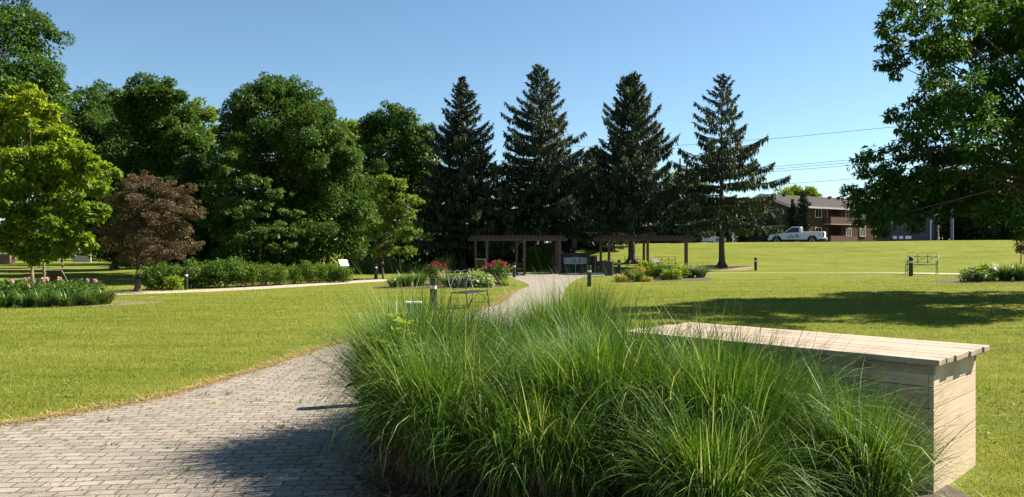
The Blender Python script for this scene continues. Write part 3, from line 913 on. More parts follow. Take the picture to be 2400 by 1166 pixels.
# ------------------------------------------------------------------ pergolas
def make_pergola(label, base, front, back, zt):
    """Posts given as photo column and distance; two beams and cross rafters on top."""
    root = thing("wooden_pergola", label, "pergola", base, 0, "brown wooden pergolas by the plaza")
    rel = lambda px, d: Vector((PX(px, d) - base[0], d - base[1], gz(PX(px, d), d) - base[2]))
    top = zt - base[2]
    ends = []
    for row in (front, back):
        pts = [rel(*q) for q in row]
        for p in pts:
            obj("post", MB().box((p.x, p.y, (p.z - .1 + top) / 2), (.14, .14, top - p.z + .1)), M['postwood'], root, bevel=.006)
        a, b = pts[0], pts[-1]
        d = (b - a).normalized(); d.z = 0
        a2, b2 = a - d * .45, b + d * .45
        for s in (-1, 1):
            nrm = Vector((-d.y, d.x, 0)) * s * .092
            c = (a2 + b2) / 2 + nrm
            obj("beam", MB().box((c.x, c.y, top - .06 - .001 * s), ((b2 - a2).length, .04, .17), math.atan2(d.y, d.x)), M['beamwood'], root, bevel=.004)
        ends.append((a2, b2))
    (fa, fb), (ba, bb) = ends
    raf = MB()
    nr = 21
    for i in range(nr):
        t = .04 + .92 * i / (nr - 1)
        p, q = fa.lerp(fb, t), ba.lerp(bb, t)
        d = (q - p).normalized()
        c = (p + q) / 2; a = math.atan2(d.y, d.x)
        obj("rafter", MB().box((c.x, c.y, top + .10), ((q - p).length + .7, .042, .145), a), M['beamwood'], root)
    return root
make_pergola("brown wooden pergola left of the stone wall", at(1229, 45.6),
             [(1141, 44.9), (1229, 45.0), (1311.5, 45.4)], [(1114.5, 46.6), (1211, 46.8), (1304.5, 47.3)], PZ(559, 45))
make_pergola("brown wooden pergola right of the litter bin before the grass bank", at(1518, 45.6),
             [(1427.5, 45.6), (1518, 45.2), (1609, 44.8)], [(1408, 47.4), (1509, 47.2), (1607, 46.6)], PZ(559, 45))

# ------------------------------------------------------------------ stone wall with plaques
def stone_wall():
    b = at(1349, 48.2)
    root = thing("stone_wall", "dark dry-stone wall with stepped top holding five plaques", "wall", b)
    w = MB(); r = random.Random(8)
    x0 = PX(1298, 48.2) - b[0]; x1 = PX(1399, 48.2) - b[0]; xs = PX(1381, 48.2) - b[0]
    z1, z2, zl = PZ(595, 48.2) - b[2], PZ(601, 48.2) - b[2], PZ(622, 48.2) - b[2]
    z = -.05
    while z < z1 - .02:
        hh = r.uniform(.07, .12); top = min(z + hh, z1)
        xe = x1 if top <= z2 + .02 else xs
        x = x0
        while x < xe - .01:
            L = r.uniform(.22, .6); xr = min(x + L, xe)
            if xe - xr < .12: xr = xe
            dp = r.uniform(-.02, .02) + (0.10 if z < zl else 0)
            w.box(((x + xr) / 2, .1 - dp / 2, (z + top) / 2), (xr - x - .008, .55 + dp, top - z - .006))
            x = xr
        z = top
    obj("stonework", w, M['stone'], root, bevel=.008)
    c = MB().box(((x0 + xs) / 2, .1, z1 + .02), (xs - x0 + .06, .66, .05)); c.box(((xs + x1) / 2 + .03, .1, z2 + .03), (x1 - xs, .66, .05))
    obj("coping", c, M['stone'], root, bevel=.006)
    obj("ledge", MB().box(((x0 + x1) / 2, -.22, zl), (x1 - x0, .16, .04)), M['stone'], root, bevel=.006)
    for a, bb, t0, t1, m_, lb in [(1322, 1330.5, 605, 619, 'plaque', None), (1332, 1340.5, 604.5, 619, 'plaque', None),
                              (1342, 1352, 603.5, 619.5, 'bluish', "blue plaque"), (1353, 1363, 604, 619, 'plaque', "plaque with a dark vertical figure"), (1364.5, 1374, 604.5, 618.5, 'plaque', None)]:
        xa, xb = PX(a, 48.0) - b[0], PX(bb, 48.0) - b[0]; za, zb = PZ(t1, 48.0) - b[2], PZ(t0, 48.0) - b[2]
        f = obj("plaque", MB().box(((xa + xb) / 2, -.225, (za + zb) / 2), (xb - xa, .05, zb - za)), M['rim'], root)
        if lb: f["label"] = lb
        obj("plate", MB().box(((xa + xb) / 2, -.252, (za + zb) / 2), (xb - xa - .05, .012, zb - za - .05)), M[m_], f)
        if lb and 'figure' in lb:
            obj("figure", MB().box(((xa + xb) / 2, -.26, (za + zb) / 2), (.05, .006, zb - za - .12)), M['print'], f)
stone_wall()
kb = at(1398, 44.6)
o = obj("concrete_kerb", MB().box((0, 0, .04), (1.0, .22, .16)), M['concrete'], None, kb, bevel=.01)
tag(o, "pale concrete kerb in front of the low black railing", "kerb")

# low railing
rl = thing("low_railing", "low black metal railing with rings between stone wall and litter bin", "railing", at(1408, 46.2))
mb = MB()
for x in (-.32, 0.0, .32): mb.box((x, 0, .36), (.04, .04, .76))
for z in (.72, .45, .30): mb.box((0, 0, z), (.72, .03, .035))
obj("frame", mb, M['black'], rl)
for x in (-.16, .16):
    obj("ring", MB().tube([(x + .07 * math.cos(a), 0, .22 + .07 * math.sin(a)) for a in np.linspace(0, 2 * math.pi, 15)], .012, 5, False), M['black'], rl)
obj("base_rail", MB().box((0, 0, .06), (.72, .05, .14)), M['black'], rl)

# litter bin
bn = thing("litter_bin", "dark metal litter bin with arched wire hood beside the plaza", "litter bin", at(1428, 42.8))
obj("body", MB().lathe([(.225, 0), (.245, .05), (.245, .72), (.265, .74), (.265, .78), (.18, .79)], 24), M['black'], bn)
hd = MB()
for a in (0, math.pi / 2):
    hd.tube([(math.cos(a) * q, math.sin(a) * q, z) for q, z in ((-.25, .78), (-.17, .93), (-.08, .98), (.08, .98), (.17, .93), (.25, .78))], .012, 5)
obj("hood", hd, M['black'], bn)
for s in (-1, 1):
    obj("side_arm", MB().tube([(s * .24, 0, .10), (s * .31, 0, .16), (s * .31, 0, .74), (s * .25, 0, .76)], .014, 5), M['black'], bn)

# ------------------------------------------------------------------ information panels
def info_panel(label, px, d, w, hgt, zlow, tilt, rz, face, lines=True, frame='black'):
    root = thing("information_panel", label, "information sign", at(px, d), rz, "tilted information panels")
    lg = MB()
    for s in (-1, 1): obj("post", MB().box((s * w * .36, .06, (zlow + .1) / 2 - .05), (.05, .05, zlow + .2)), M['black'], root)
    c, s_ = math.cos(tilt), math.sin(tilt)
    def slab(t0, t1, inset):
        pts = []
        for (v, o) in ((0 + inset, t0), (hgt - inset, t0), (hgt - inset, t1), (0 + inset, t1)):
            pts.append((v * c - o * s_ - .08, zlow + v * s_ + o * c))
        return pts
    obj("panel", MB().prism(slab(0, .035, 0), 'x', -w / 2, w / 2), M[frame], root)
    if not lines and rz > 1:
        cn = [(x_, v * c - .018 * s_ - .08, zlow + v * s_ + .018 * c) for x_, v in ((-w / 2, 0), (w / 2, 0), (w / 2, hgt), (-w / 2, hgt), (-w / 2, 0))]
        obj("frame", MB().tube(cn, .016, 5, False), M['rim'], root)
    obj("face", MB().prism(slab(.035, .042, .02), 'x', -w / 2 + .02, w / 2 - .02), M[face], root)
    if lines:
        pr = MB(); r = random.Random(int(px))
        for k in range(5):
            v = .12 + k * (hgt - .2) / 5; a = r.uniform(-.35, -.1) * w; bb = r.uniform(.0, .3) * w
            q = [(vv * c - oo * s_ - .08, zlow + vv * s_ + oo * c) for vv, oo in ((v, .042), (v + .035, .042), (v + .035, .045), (v, .045))]
            pr.prism(q, 'x', a, bb)
        obj("print", pr, M['print'], root)
    return root
info_panel("white tilted information panel at the end of the perennial row", 807, 38.6, .48, .55, .72, R(38), R(28), 'panelwhite')
info_panel("information panel seen from behind in the peony bed", 136, 25.8, .54, .5, .62, R(50), R(178), 'print', False)
info_panel("information panel standing behind the red flowers under the left pergola", 1128, 40.5, .5, .5, .62, R(52), R(170), 'print', False)
info_panel("dark information panel in front of the bench under the right pergola", 1536, 41.0, .44, .4, .66, R(35), R(5), 'print', False)

pl = thing("marker_sign", "dark square marker sign on a post behind the stone wall", "sign", at(1346, 54))
obj("post", MB().box((0, 0, .9), (.09, .09, 2.0)), M['black'], pl)
obj("board", MB().box((0, -.06, 1.72), (.36, .04, .62)), M['black'], pl, bevel=.05)

# ------------------------------------------------------------------ flower beds and shrubs
def strap_plant(label, px, d, h, r, n, seed, mat='strap', W=.022, name="daylily", cat="plant", group="strap-leaved perennials"):
    g = np.random.default_rng(seed)
    P, a = disc(g, n, r * .45)
    az = a + g.normal(0, .6, n)
    me = ribbons(P, az, g.uniform(.05, .5, n), g.uniform(.5, 2.0, n), h * g.uniform(.8, 1.5, n), W * g.uniform(.7, 1.3, n), np.clip(g.normal(.45, .25, n), 0, 1), "foliage", 5)
    return tag(link(name, me, M[mat], None, at(px, d)), label, cat, group)

def bush(label, px, d, w, h, n, L, mat, seed, name="leafy_shrub", cat="shrub", group=None, flowers=None, stems=True, ratio=.5, **kw):
    base = at(px, d)
    root = thing(name, label, cat, base, 0, group)
    r = random.Random(seed)
    lob = []
    for k in range(7):
        a = k * 2.4; q = w * .26 * (0 if k == 0 else 1)
        lob.append((math.cos(a) * q, math.sin(a) * q * .9, h * r.uniform(.38, .66), w * .30, w * .28, h * .36))
    for k in range(4):
        a = k * 1.7 + 1; lob.append((math.cos(a) * w * .28, math.sin(a) * w * .25, h * .22, w * .24, w * .22, h * .22))
    link("foliage", crown_mesh(name, seed, lob, n, L, ratio, sub=8, **kw), M[mat], root)
    if stems:
        st = MB()
        for k in range(6):
            a = k * 1.05; st.tube([(math.cos(a) * .05, math.sin(a) * .05, -.03), (math.cos(a) * w * .12, math.sin(a) * w * .12, h * .6)], [.014, .006], 5)
        obj("stems", st, M['bark_young'], root)
    if flowers:
        fm, cnt, fr, zlo = flowers
        for k in range(cnt):
            a = r.uniform(0, 6.28); q = math.sqrt(r.uniform(0, 1)); f_ = math.sqrt(max(0, 1 - q * q))
            z = h * (zlo + (1.04 - zlo) * (f_ * .9 + r.uniform(-.05, .12)))
            g = np.random.default_rng(seed * 50 + k); m_ = 26
            dv = unit(g.normal(size=(m_, 3)) + np.array([0, 0, .5]))
            rad_ = fr * r.uniform(.75, 1.25)
            o = link("flower", leaves(dv * rad_ * .25, dv, g.normal(size=(m_, 3)), rad_, rad_ * .95, g.uniform(0, 1, m_), "flower", .2), M[fm], root)
            o.location = (math.cos(a) * q * w * .5, math.sin(a) * q * w * .46, z)
    return root

# left peony bed
PG = "peony bushes in the left bed"
bush("dark peony bush with a big pink bloom at the frame's left", 45, 23.4, 1.5, .80, 3000, .095, 'bushleaf', 101, "peony_bush", "flowering bush", PG, ('petal_pink', 3, .07, .55), ratio=.4)
bush("peony bush with pink and white blooms in the middle of the left bed", 125, 23.0, 1.5, .78, 3000, .095, 'bushleaf', 102, "peony_bush", "flowering bush", PG, ('petal_pink', 5, .055, .55), ratio=.4)
bush("peony bush with few blooms at the right end of the left bed", 190, 23.2, 1.3, .72, 2600, .095, 'bushleaf', 103, "peony_bush", "flowering bush", PG, ('petal_pink', 2, .05, .7), ratio=.4)
bush("peony bush without blooms cut by the frame's left edge", -40, 23.6, 1.3, .75, 2200, .095, 'bushleaf', 104, "peony_bush", "flowering bush", PG, ratio=.4)
for k, (px, d, lb) in enumerate([(12, 22.0, "arching daylily clump at the frame's left edge"), (62, 22.0, "arching daylily clump in front of the biggest pink peony"),
                                 (105, 21.9, "daylily clump before the middle peony bush"), (155, 22.0, "low daylily clump before the gap between peonies"), (245, 23.0, "bright daylily clump ending the left bed beside bare soil"), (215, 22.5, "daylily clump next to the bright end clump of the left bed")]):
    strap_plant(lb, px, d, .46, .36, 210, 120 + k)

# shrubs and perennials along the side path
SG = "round green shrubs by the side path"
bush("round green shrub right of the purple tree's trunk", 378, 33.2, 1.75, 1.22, 4200, .10, 'bushleaf', 131, "round_shrub", "shrub", SG)
bush("shrub with brownish gap behind the bollard light", 455, 34.0, 1.55, 1.25, 3600, .10, 'bushleaf', 132, "round_shrub", "shrub", SG)
bush("tallest round green shrub of the side path row", 530, 34.6, 2.1, 1.42, 5200, .10, 'bushleaf', 133, "round_shrub", "shrub", SG)
bush("low light green shrub at the foot of the first round shrub", 408, 32.3, .8, .62, 1500, .08, 'limeleaf', 134, "round_shrub", "shrub", SG)
PGN = "leafy perennials in the row by the side path"
for k, (px, d, h, lb) in enumerate([(592, 34.8, 1.22, "leafy perennial next to the tallest round shrub"), (622, 35.2, 1.15, "leafy perennial second from the tallest round shrub"), (655, 35.6, 1.05, "leafy perennial left of the row's middle"),
                                    (690, 36.2, .98, "slim leafy perennial at the middle of the row"), (722, 36.6, 1.12, "tall leafy perennial right of the row's middle"), (752, 37.0, 1.0, "leafy perennial third from the white panel"),
                                    (782, 37.4, .95, "leafy perennial just left of the white panel"), (806, 37.4, .78, "low leafy perennial in front of the white panel")]):
    bush(lb, px, d, .95, h, 2100, .085, 'herbleaf', 140 + k, "leafy_perennial", "plant", PGN, ratio=.3, droop=.1)

# middle bed left of the paver path
for k, (px, d, h, lb) in enumerate([(925, 31.8, .42, "dark strap-leaved clump at the left end of the middle bed"), (950, 32.2, .55, "green strap-leaved clump second in the middle bed"), (982, 32.6, .58, "green strap-leaved clump left of the first red rose bush"),
                                    (1052, 31.2, .52, "dark strap-leaved clump behind the nearest bollard"), (1078, 31.4, .50, "strap-leaved clump left of the pale variegated plant")]):
    strap_plant(lb, px, d, h, .42, 300, 160 + k)
bush("red flowering bush left in the middle bed", 1024, 34.0, 1.05, .92, 1900, .075, 'bushleaf', 170, "red_rose_bush", "flowering bush", "red flowering bushes in the middle bed", ('petal_red', 17, .065, .55))
bush("larger red flowering bush beside the bollard at the plaza's corner", 1163, 34.4, 1.3, .98, 2400, .075, 'bushleaf', 171, "red_rose_bush", "flowering bush", "red flowering bushes in the middle bed", ('petal_red', 22, .07, .5))
bush("pale variegated plant behind the near metal bench", 1116, 30.6, 1.35, .62, 1700, .15, 'palehosta', 172, "variegated_hosta", "plant", stems=False)
bush("dark red leafed plant below the larger red flowering bush", 1158, 31.6, .48, .46, 700, .07, 'redleaf', 173, "red_leaved_plant", "plant")
bush("small chartreuse plant at the right tip of the middle bed", 1182, 31.8, .42, .26, 500, .07, 'limeleaf', 174, "chartreuse_plant", "plant", stems=False)
strap_plant("tan dry-tipped tuft between the two red flowering bushes", 1048, 33.0, .62, .3, 130, 175, 'straw')

# bed right of the plaza path
BG = "plants in the bed before the right pergola"
bush("golden plant at the left tip of the plaza bed", 1456, 34.6, .62, .34, 900, .06, 'goldleaf', 180, "golden_plant", "plant", BG, stems=False)
bush("golden low plant at the front of the plaza bed", 1516, 34.0, .55, .22, 700, .06, 'goldleaf', 181, "golden_plant", "plant", BG, stems=False)
bush("dark green mound inside the golden plants", 1472, 35.4, .75, .56, 1400, .06, 'bushleaf', 182, "green_mound", "plant", BG)
strap_plant("green strap-leaved clump between the golden plants", 1492, 34.2, .5, .34, 240, 183)
bush("orange and gold heathery plant behind the strap-leaved clump", 1496, 36.2, .8, .62, 1500, .06, 'goldleaf', 184, "golden_plant", "plant", BG, stems=False)
bush("bright lime shrub at the top of the plaza bed under the pergola", 1520, 37.4, 1.25, .86, 2600, .085, 'limeleaf', 185, "lime_shrub", "shrub", BG)
bush("dark green plant in the middle of the plaza bed", 1548, 36.6, .8, .70, 1800, .065, 'bushleaf', 186, "green_mound", "plant", BG)
bush("bright lime mound at the front of the plaza bed", 1572, 35.4, .95, .52, 1800, .085, 'limeleaf', 187, "lime_shrub", "shrub", BG)
bush("bright green plant with pale tips right of the lime mound", 1600, 36.6, .95, .62, 1900, .075, 'limeleaf', 188, "lime_shrub", "shrub", BG)
strap_plant("silvery grass mound at the right end of the plaza bed", 1642, 36.8, .62, .46, 420, 189, 'bluegrass', .016)
strap_plant("silvery grass mound beside the right-hand one, near the pergola post", 1618, 37.2, .60, .42, 360, 190, 'bluegrass', .016)

# right bed
RG = "plants in the right bed"
bush("dark green mound with lit top at the left tip of the right bed", 2288, 28.2, 1.1, .50, 2200, .07, 'bushleaf', 200, "green_mound", "plant", RG)
bush("bright lime mound in the middle of the right bed", 2320, 29.0, .95, .66, 2000, .08, 'limeleaf', 201, "lime_shrub", "shrub", RG)
strap_plant("bright arching clump in the right bed right of the lime mound", 2355, 28.2, .58, .42, 320, 202)
strap_plant("arching clump in the right bed beside the frame's right edge", 2392, 28.0, .58, .42, 320, 203)
bush("golden flowering plant at the frame's right edge", 2402, 28.8, .8, .62, 1400, .06, 'goldleaf', 204, "golden_plant", "plant", RG)
bush("small reddish plant at the left tip of the right bed", 2279, 28.9, .3, .52, 260, .05, 'redleaf', 205, "red_leaved_plant", "plant", RG)

# tall weeds below the background trees
def tall_weeds(name, label, x0, x1, y0, y1, h, n, seed):
    g = np.random.default_rng(seed)
    x = g.uniform(x0, x1, n); y = g.uniform(y0, y1, n)
    P = np.stack([x, y, ground(x, y)], 1)
    hh = h * (0.75 + .35 * np.sin(x * 1.1 + seed)) * g.uniform(.5, 1.2, n)
    tag(link(name, ribbons(P, g.uniform(0, 6.28, n), g.uniform(0, .35, n), g.uniform(.1, 1.1, n), hh, g.uniform(.02, .045, n), np.clip(g.normal(.45, .25, n), 0, 1), name, 4), M['weed']), label, "weeds", kind="stuff")
tall_weeds("tall_weeds", "tall pale weeds below the background trees left of the spruces", PX(835, 53), PX(1060, 53), 51.5, 56, 1.05, 7000, 31)
tall_weeds("bank_weeds", "tall weeds on the bank behind the stone wall", PX(1232, 58), PX(1372, 58), 56, 61, 1.0, 5000, 32)
bush("leafy bush seen through the left pergola beside the spruce trunk", 1247, 52, 1.4, 1.9, 2600, .12, 'leaf_mid', 210, "leafy_bush", "bush")
bush("sunlit bush between the spruce trunk and the stone wall", 1290, 56, 1.5, 2.0, 2600, .12, 'leaf_light', 211, "leafy_bush", "bush")

# ------------------------------------------------------------------ spruces
def make_spruce(label, base, H, Rr, z0, tr, seed, group="tall dark spruces behind the pergolas", gap=0.46, dens=1.0, pw=.86, sweep=0.0):
    g = np.random.default_rng(seed)
    root = thing("spruce_tree", label, "spruce", base, 0, group)
    tb = MB(); r = random.Random(seed)
    pts = [(0, 0, -.15), (0, 0, .15), (0, 0, .6)] + [(r.uniform(-.04, .04), r.uniform(-.04, .04), z) for z in np.linspace(1.5, H - .1, 8)]
    rad = [tr * 1.75, tr * 1.35, tr * 1.05] + [tr * max(.05, (1 - z / H)) for z in np.linspace(1.0, H - .2, 8)]
    tb.tube(pts, rad, 12)
    for k in range(5):
        a = k * 1.26 + r.uniform(0, .5); tb.tube([(math.cos(a) * tr * .8, math.sin(a) * tr * .8, .32), (math.cos(a) * tr * 1.9, math.sin(a) * tr * 1.9, .05), (math.cos(a) * tr * 3, math.sin(a) * tr * 3, -.08)], [tr * .45, tr * .3, tr * .12], 6)
    Pn, Dn, Ln, Wn, Tn = [], [], [], [], []
    z = z0
    while z < H - .25:
        t = (z - z0) / (H - z0)
        nb = 7 if t < .5 else 5
        a0 = g.uniform(0, 6.28)
        for k in range(nb):
            a = a0 + k * 6.283 / nb + g.normal(0, .25)
            zz = z + g.uniform(-.15, .15)
            l = max(.16, Rr * (1 - t) ** pw * g.choice([g.uniform(.5, .8), g.uniform(.8, 1.0), g.uniform(1.0, 1.25)]) * (1.0 if t > .10 else .85))
            o = np.array([math.cos(a), math.sin(a), 0]); side = np.array([-math.sin(a), math.cos(a), 0])
            s = np.linspace(0, 1, 7)
            rise = (.16 + sweep + .42 * t) * l * s - (.44 * (1 - t) + .06) * l * s ** 1.5 * .9 + .22 * l * s ** 4
            pts = np.stack([o[0] * l * s, o[1] * l * s, zz + rise], 1)
            tb.tube([tuple(p) for p in pts[::2]], [max(.008, .022 * l * (1 - q)) + .004 for q in s[::2]], 4, False)
            m_ = int((22 + 105 * l) * dens)
            q = g.uniform(.08, 1, m_) ** .8
            C = np.stack([np.interp(q, s, pts[:, c]) for c in range(3)], 1)
            lat = g.normal(0, 1, m_) * .27 * min(l, 3.2) * (1.05 - q) * .8
            C = C + side[None] * lat[:, None] + o[None] * (np.abs(lat) * .35)[:, None]
            C[:, 2] -= np.abs(lat) * .15
            hang = g.uniform(0, 1, m_) < (.66 if t < .75 else .22)
            D = np.where(hang[:, None], np.array([0, 0, -1.0]) + .25 * g.normal(size=(m_, 3)) + o * .15,
                         o * .8 + side[None] * np.sign(lat)[:, None] * .7 + np.array([0, 0, .22]) + .3 * g.normal(size=(m_, 3)))
            L = np.where(hang, g.uniform(.16, .56, m_) * (.55 + .6 * (1 - t)), g.uniform(.12, .30, m_))
            Pn.append(C); Dn.append(D); Ln.append(L); Wn.append(np.where(hang, L * .20 + .02, L * .26 + .015))
            base_t = g.normal(.40, .13)
            Tn.append(np.clip(base_t + g.normal(0, .18, m_) + .25 * (q > .85), 0, 1))
        z += gap * (1.0 - .45 * t) * g.uniform(.75, 1.25)
    P = np.concatenate([*Pn, np.stack([np.zeros(30), np.zeros(30), np.linspace(H - .6, H, 30)], 1)])
    D = np.concatenate([*Dn, np.random.default_rng(1).normal(size=(30, 3)) * [.7, .7, .2] + [0, 0, .8]])
    L = np.concatenate([*Ln, np.linspace(.28, .12, 30)]); W = np.concatenate([*Wn, np.full(30, .04)]); T = np.concatenate([*Tn, np.full(30, .5)])
    obj("trunk", tb, M['bark'], root, smooth=True)
    link("crown", leaves(P, D, g.normal(size=P.shape), L, W, T, "needles", .05), M['needle'], root)
    return root

def sp(label, px, d, top, Rr, z0, tr, seed, **kw):
    b = at(px, d)
    return make_spruce(label, b, PZ(top, d) - b[2], Rr, z0, tr, seed, **kw)
sp("leftmost tall spruce with a thin kinked top, above the left pergola", 1083, 56, 180, 4.4, 1.6, .27, 301, pw=.92, sweep=.06)
sp("tallest spruce with hanging twigs, its trunk seen through the left pergola", 1268, 57, 152, 5.2, 3.0, .23, 302, pw=.80, gap=.5, dens=.9)
sp("third spruce with upswept boughs, its trunk behind the right pergola", 1481, 55, 168, 4.6, 2.6, .25, 303, pw=.84, sweep=.22)
sp("rightmost spruce with layered boughs and a bare lower trunk", 1692, 52, 178, 4.5, 3.1, .20, 304, gap=.80, dens=.85, pw=.82)
sg = "shorter dark spruces behind the tall ones"
sp("short dark spruce filling the gap between leftmost and tallest spruce", 1170, 64, 445, 4.0, .6, .2, 305, group=sg)
sp("short dark spruce filling the gap right of the tallest spruce", 1388, 66, 345, 4.3, .6, .2, 306, group=sg)
sp("short dark spruce in the gap left of the rightmost spruce", 1590, 76, 410, 5.0, .3, .2, 307, group=sg)
sp("short dark spruce half hidden between tallest spruce and gap filler", 1330, 72, 415, 4.2, .6, .2, 308, group=sg)
sp("short dark spruce behind the leftmost spruce and the green maple", 1020, 66, 400, 4.0, .4, .2, 309, group=sg)

# ------------------------------------------------------------------ broadleaf trees at the left
TG = "big dark broadleaf trees along the park's left edge"
b = at(-70, 52)
decid("broadleaf_tree", "tallest dark tree behind the yellow-green maple, cut by the frame's top left", b,
      px_lobes(b, [(20, 70, 80), (90, 110, 62), (125, 175, 42), (-60, 120, 110), (60, 200, 90), (-20, 250, 110), (130, 215, 40), (60, 300, 90), (-90, 320, 120), (30, 25, 45), (95, 60, 35), (-100, 20, 100), (30, 400, 90), (120, 330, 60)], 52, seed=1, dy=2.5, rs=1.05), 90000, .17, 'leaf_mid', 4.0, .35, 401, group=TG, sub=15, subr=.30)
b = at(268, 61)
decid("broadleaf_tree", "dark compound-leaved tree left of the round-topped one, above the purple tree", b,
      px_lobes(b, [(225, 235, 45), (190, 260, 50), (250, 275, 55), (200, 330, 75), (270, 350, 65), (225, 430, 85), (290, 440, 65), (180, 480, 90), (270, 530, 80), (160, 400, 70), (230, 560, 60), (290, 585, 50)], 61, seed=2, dy=2, rs=1.12), 80000, .19, 'leaf_ash', 3.5, .3, 402, group=TG, sub=16, subr=.28, core=.2, limbs=False)
b = at(385, 53)
decid("broadleaf_tree", "dark round-topped tree behind the purple-leaved tree", b,
      px_lobes(b, [(335, 215, 42), (375, 230, 48), (310, 250, 45), (405, 275, 50), (340, 305, 75), (425, 330, 52), (380, 380, 85), (440, 400, 52), (330, 420, 80), (410, 470, 75), (340, 520, 85), (440, 520, 60), (450, 300, 28), (462, 350, 30)], 53, seed=3, dy=2, rs=1.12), 100000, .185, 'leaf_ash', 3.5, .3, 403, group=TG, sub=16, subr=.28, core=.2, limbs=False)
b = at(675, 46)
decid("broadleaf_tree", "largest dark dome-shaped tree in the middle of the left half", b,
      px_lobes(b, [(625, 215, 42), (585, 240, 45), (665, 225, 45), (705, 232, 38), (745, 262, 36), (560, 285, 45), (640, 300, 80), (720, 320, 75), (775, 320, 42), (560, 370, 62), (660, 400, 100), (770, 400, 75), (815, 380, 36), (840, 440, 36), (570, 460, 70), (800, 480, 75), (690, 500, 95), (850, 500, 30), (600, 550, 85), (760, 560, 85), (680, 580, 80), (830, 560, 45), (530, 520, 45), (525, 420, 35), (540, 330, 35)], 46, ys=1.15, seed=4, dy=2.2, rs=1.13), 200000, .14, 'leaf_ash', 3.0, .32, 404, group=TG, sub=18, subr=.27, core=.2, limbs=False)
b = at(455, 50)
decid("broadleaf_tree", "low dark tree filling the gap between the purple tree and the dome-shaped tree", b,
      px_lobes(b, [(450, 400, 45), (480, 430, 45), (420, 450, 50), (500, 480, 50), (450, 500, 70), (400, 530, 60), (500, 550, 60), (440, 570, 60), (390, 590, 40)], 50, ys=1.2, seed=8, dy=2), 42000, .19, 'leaf_dark', 2.6, .25, 407, group=TG, sub=14, subr=.3, core=.25, limbs=False)
b = at(925, 63)
decid("broadleaf_tree", "dark round tree standing between the dome-shaped tree and the leftmost spruce", b,
      px_lobes(b, [(925, 275, 38), (890, 290, 36), (958, 285, 36), (865, 320, 34), (985, 325, 36), (920, 340, 70), (1000, 370, 32), (870, 380, 50), (965, 390, 60), (915, 430, 75), (990, 440, 50), (930, 510, 80), (1000, 520, 50), (870, 500, 60), (930, 570, 60)], 63, seed=5, dy=2, rs=1.15), 85000, .19, 'leaf_ash', 3.2, .3, 405, group=TG, sub=16, subr=.28, core=.2, limbs=False)
b = at(770, 58)
decid("broadleaf_tree", "dark tree showing between the dome-shaped tree and the round dark tree", b,
      px_lobes(b, [(790, 350, 50), (740, 380, 60), (820, 420, 50), (770, 470, 80), (830, 520, 60), (740, 540, 80), (700, 450, 80)], 58, seed=6, dy=2), 26000, .28, 'leaf_ash', 3.2, .3, 406, group=TG, sub=14, subr=.3, core=.25, limbs=False)
LG = "sunlit pale trees far behind the dark ones"
for px, d, lst, lb, sd_ in [(335, 75, [(300, 470, 50), (350, 450, 55), (330, 520, 60), (280, 530, 50), (380, 530, 50), (330, 400, 45)], "dark tree deep behind the purple tree's crown", 408),
                            (475, 73, [(450, 450, 50), (500, 440, 50), (470, 520, 60), (520, 520, 50), (430, 530, 50), (470, 390, 45)], "hidden dark tree added behind the gap left of the dome-shaped tree to shade the far lawn", 409)]:  # mostly hidden trees, added to cast shade on the far left lawn
    b = at(px, d)
    decid("broadleaf_tree", lb, b, px_lobes(b, lst, d, seed=sd_, dy=2.5, rs=1.1), 24000, .28, 'leaf_dark', 3.0, .25, sd_, group=TG, sub=12, subr=.32, core=.3, limbs=False)
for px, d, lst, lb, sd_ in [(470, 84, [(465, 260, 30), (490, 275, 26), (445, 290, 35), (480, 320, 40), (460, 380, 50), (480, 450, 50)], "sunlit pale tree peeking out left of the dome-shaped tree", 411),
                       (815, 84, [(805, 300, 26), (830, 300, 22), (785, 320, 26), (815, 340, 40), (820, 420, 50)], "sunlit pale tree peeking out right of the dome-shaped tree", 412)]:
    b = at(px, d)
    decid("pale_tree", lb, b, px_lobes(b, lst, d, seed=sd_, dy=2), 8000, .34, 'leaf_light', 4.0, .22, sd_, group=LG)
b = at(610, 41.0)
decid("young_maple", "light green young maple growing in front of the dome-shaped tree", b,
      px_lobes(b, [(540, 365, 20), (525, 400, 20), (560, 430, 34), (610, 425, 34), (655, 455, 30), (600, 490, 42), (680, 500, 26), (555, 500, 34), (640, 540, 40), (585, 560, 40), (665, 580, 32), (690, 545, 22), (540, 470, 24)], 41.0, .38, .9, 6, .8, 1.12), 9500, .14, 'leaf_young', 2.4, .05, 413, sub=12, subr=.27, core=.0, flat=.55, limbs=False, group="young maples")
b = at(897, 41.3)
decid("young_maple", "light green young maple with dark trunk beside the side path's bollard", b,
      px_lobes(b, [(905, 425, 24), (935, 430, 24), (890, 460, 30), (945, 465, 30), (975, 475, 20), (915, 495, 38), (960, 505, 26), (890, 540, 36), (945, 550, 36), (925, 580, 30), (970, 545, 20), (890, 590, 28), (955, 590, 24)], 41.3, .6, 1, 7, .7, .95), 8500, .15, 'leaf_light', 2.4, .075, 414, sub=8, subr=.36, core=.04, flat=.6, tone_hi=lambda g, P, t: np.clip(t * .8 + sm(P[:, 2], 3, 6) * .4, 0, 1), group="young maples", bark='bark')

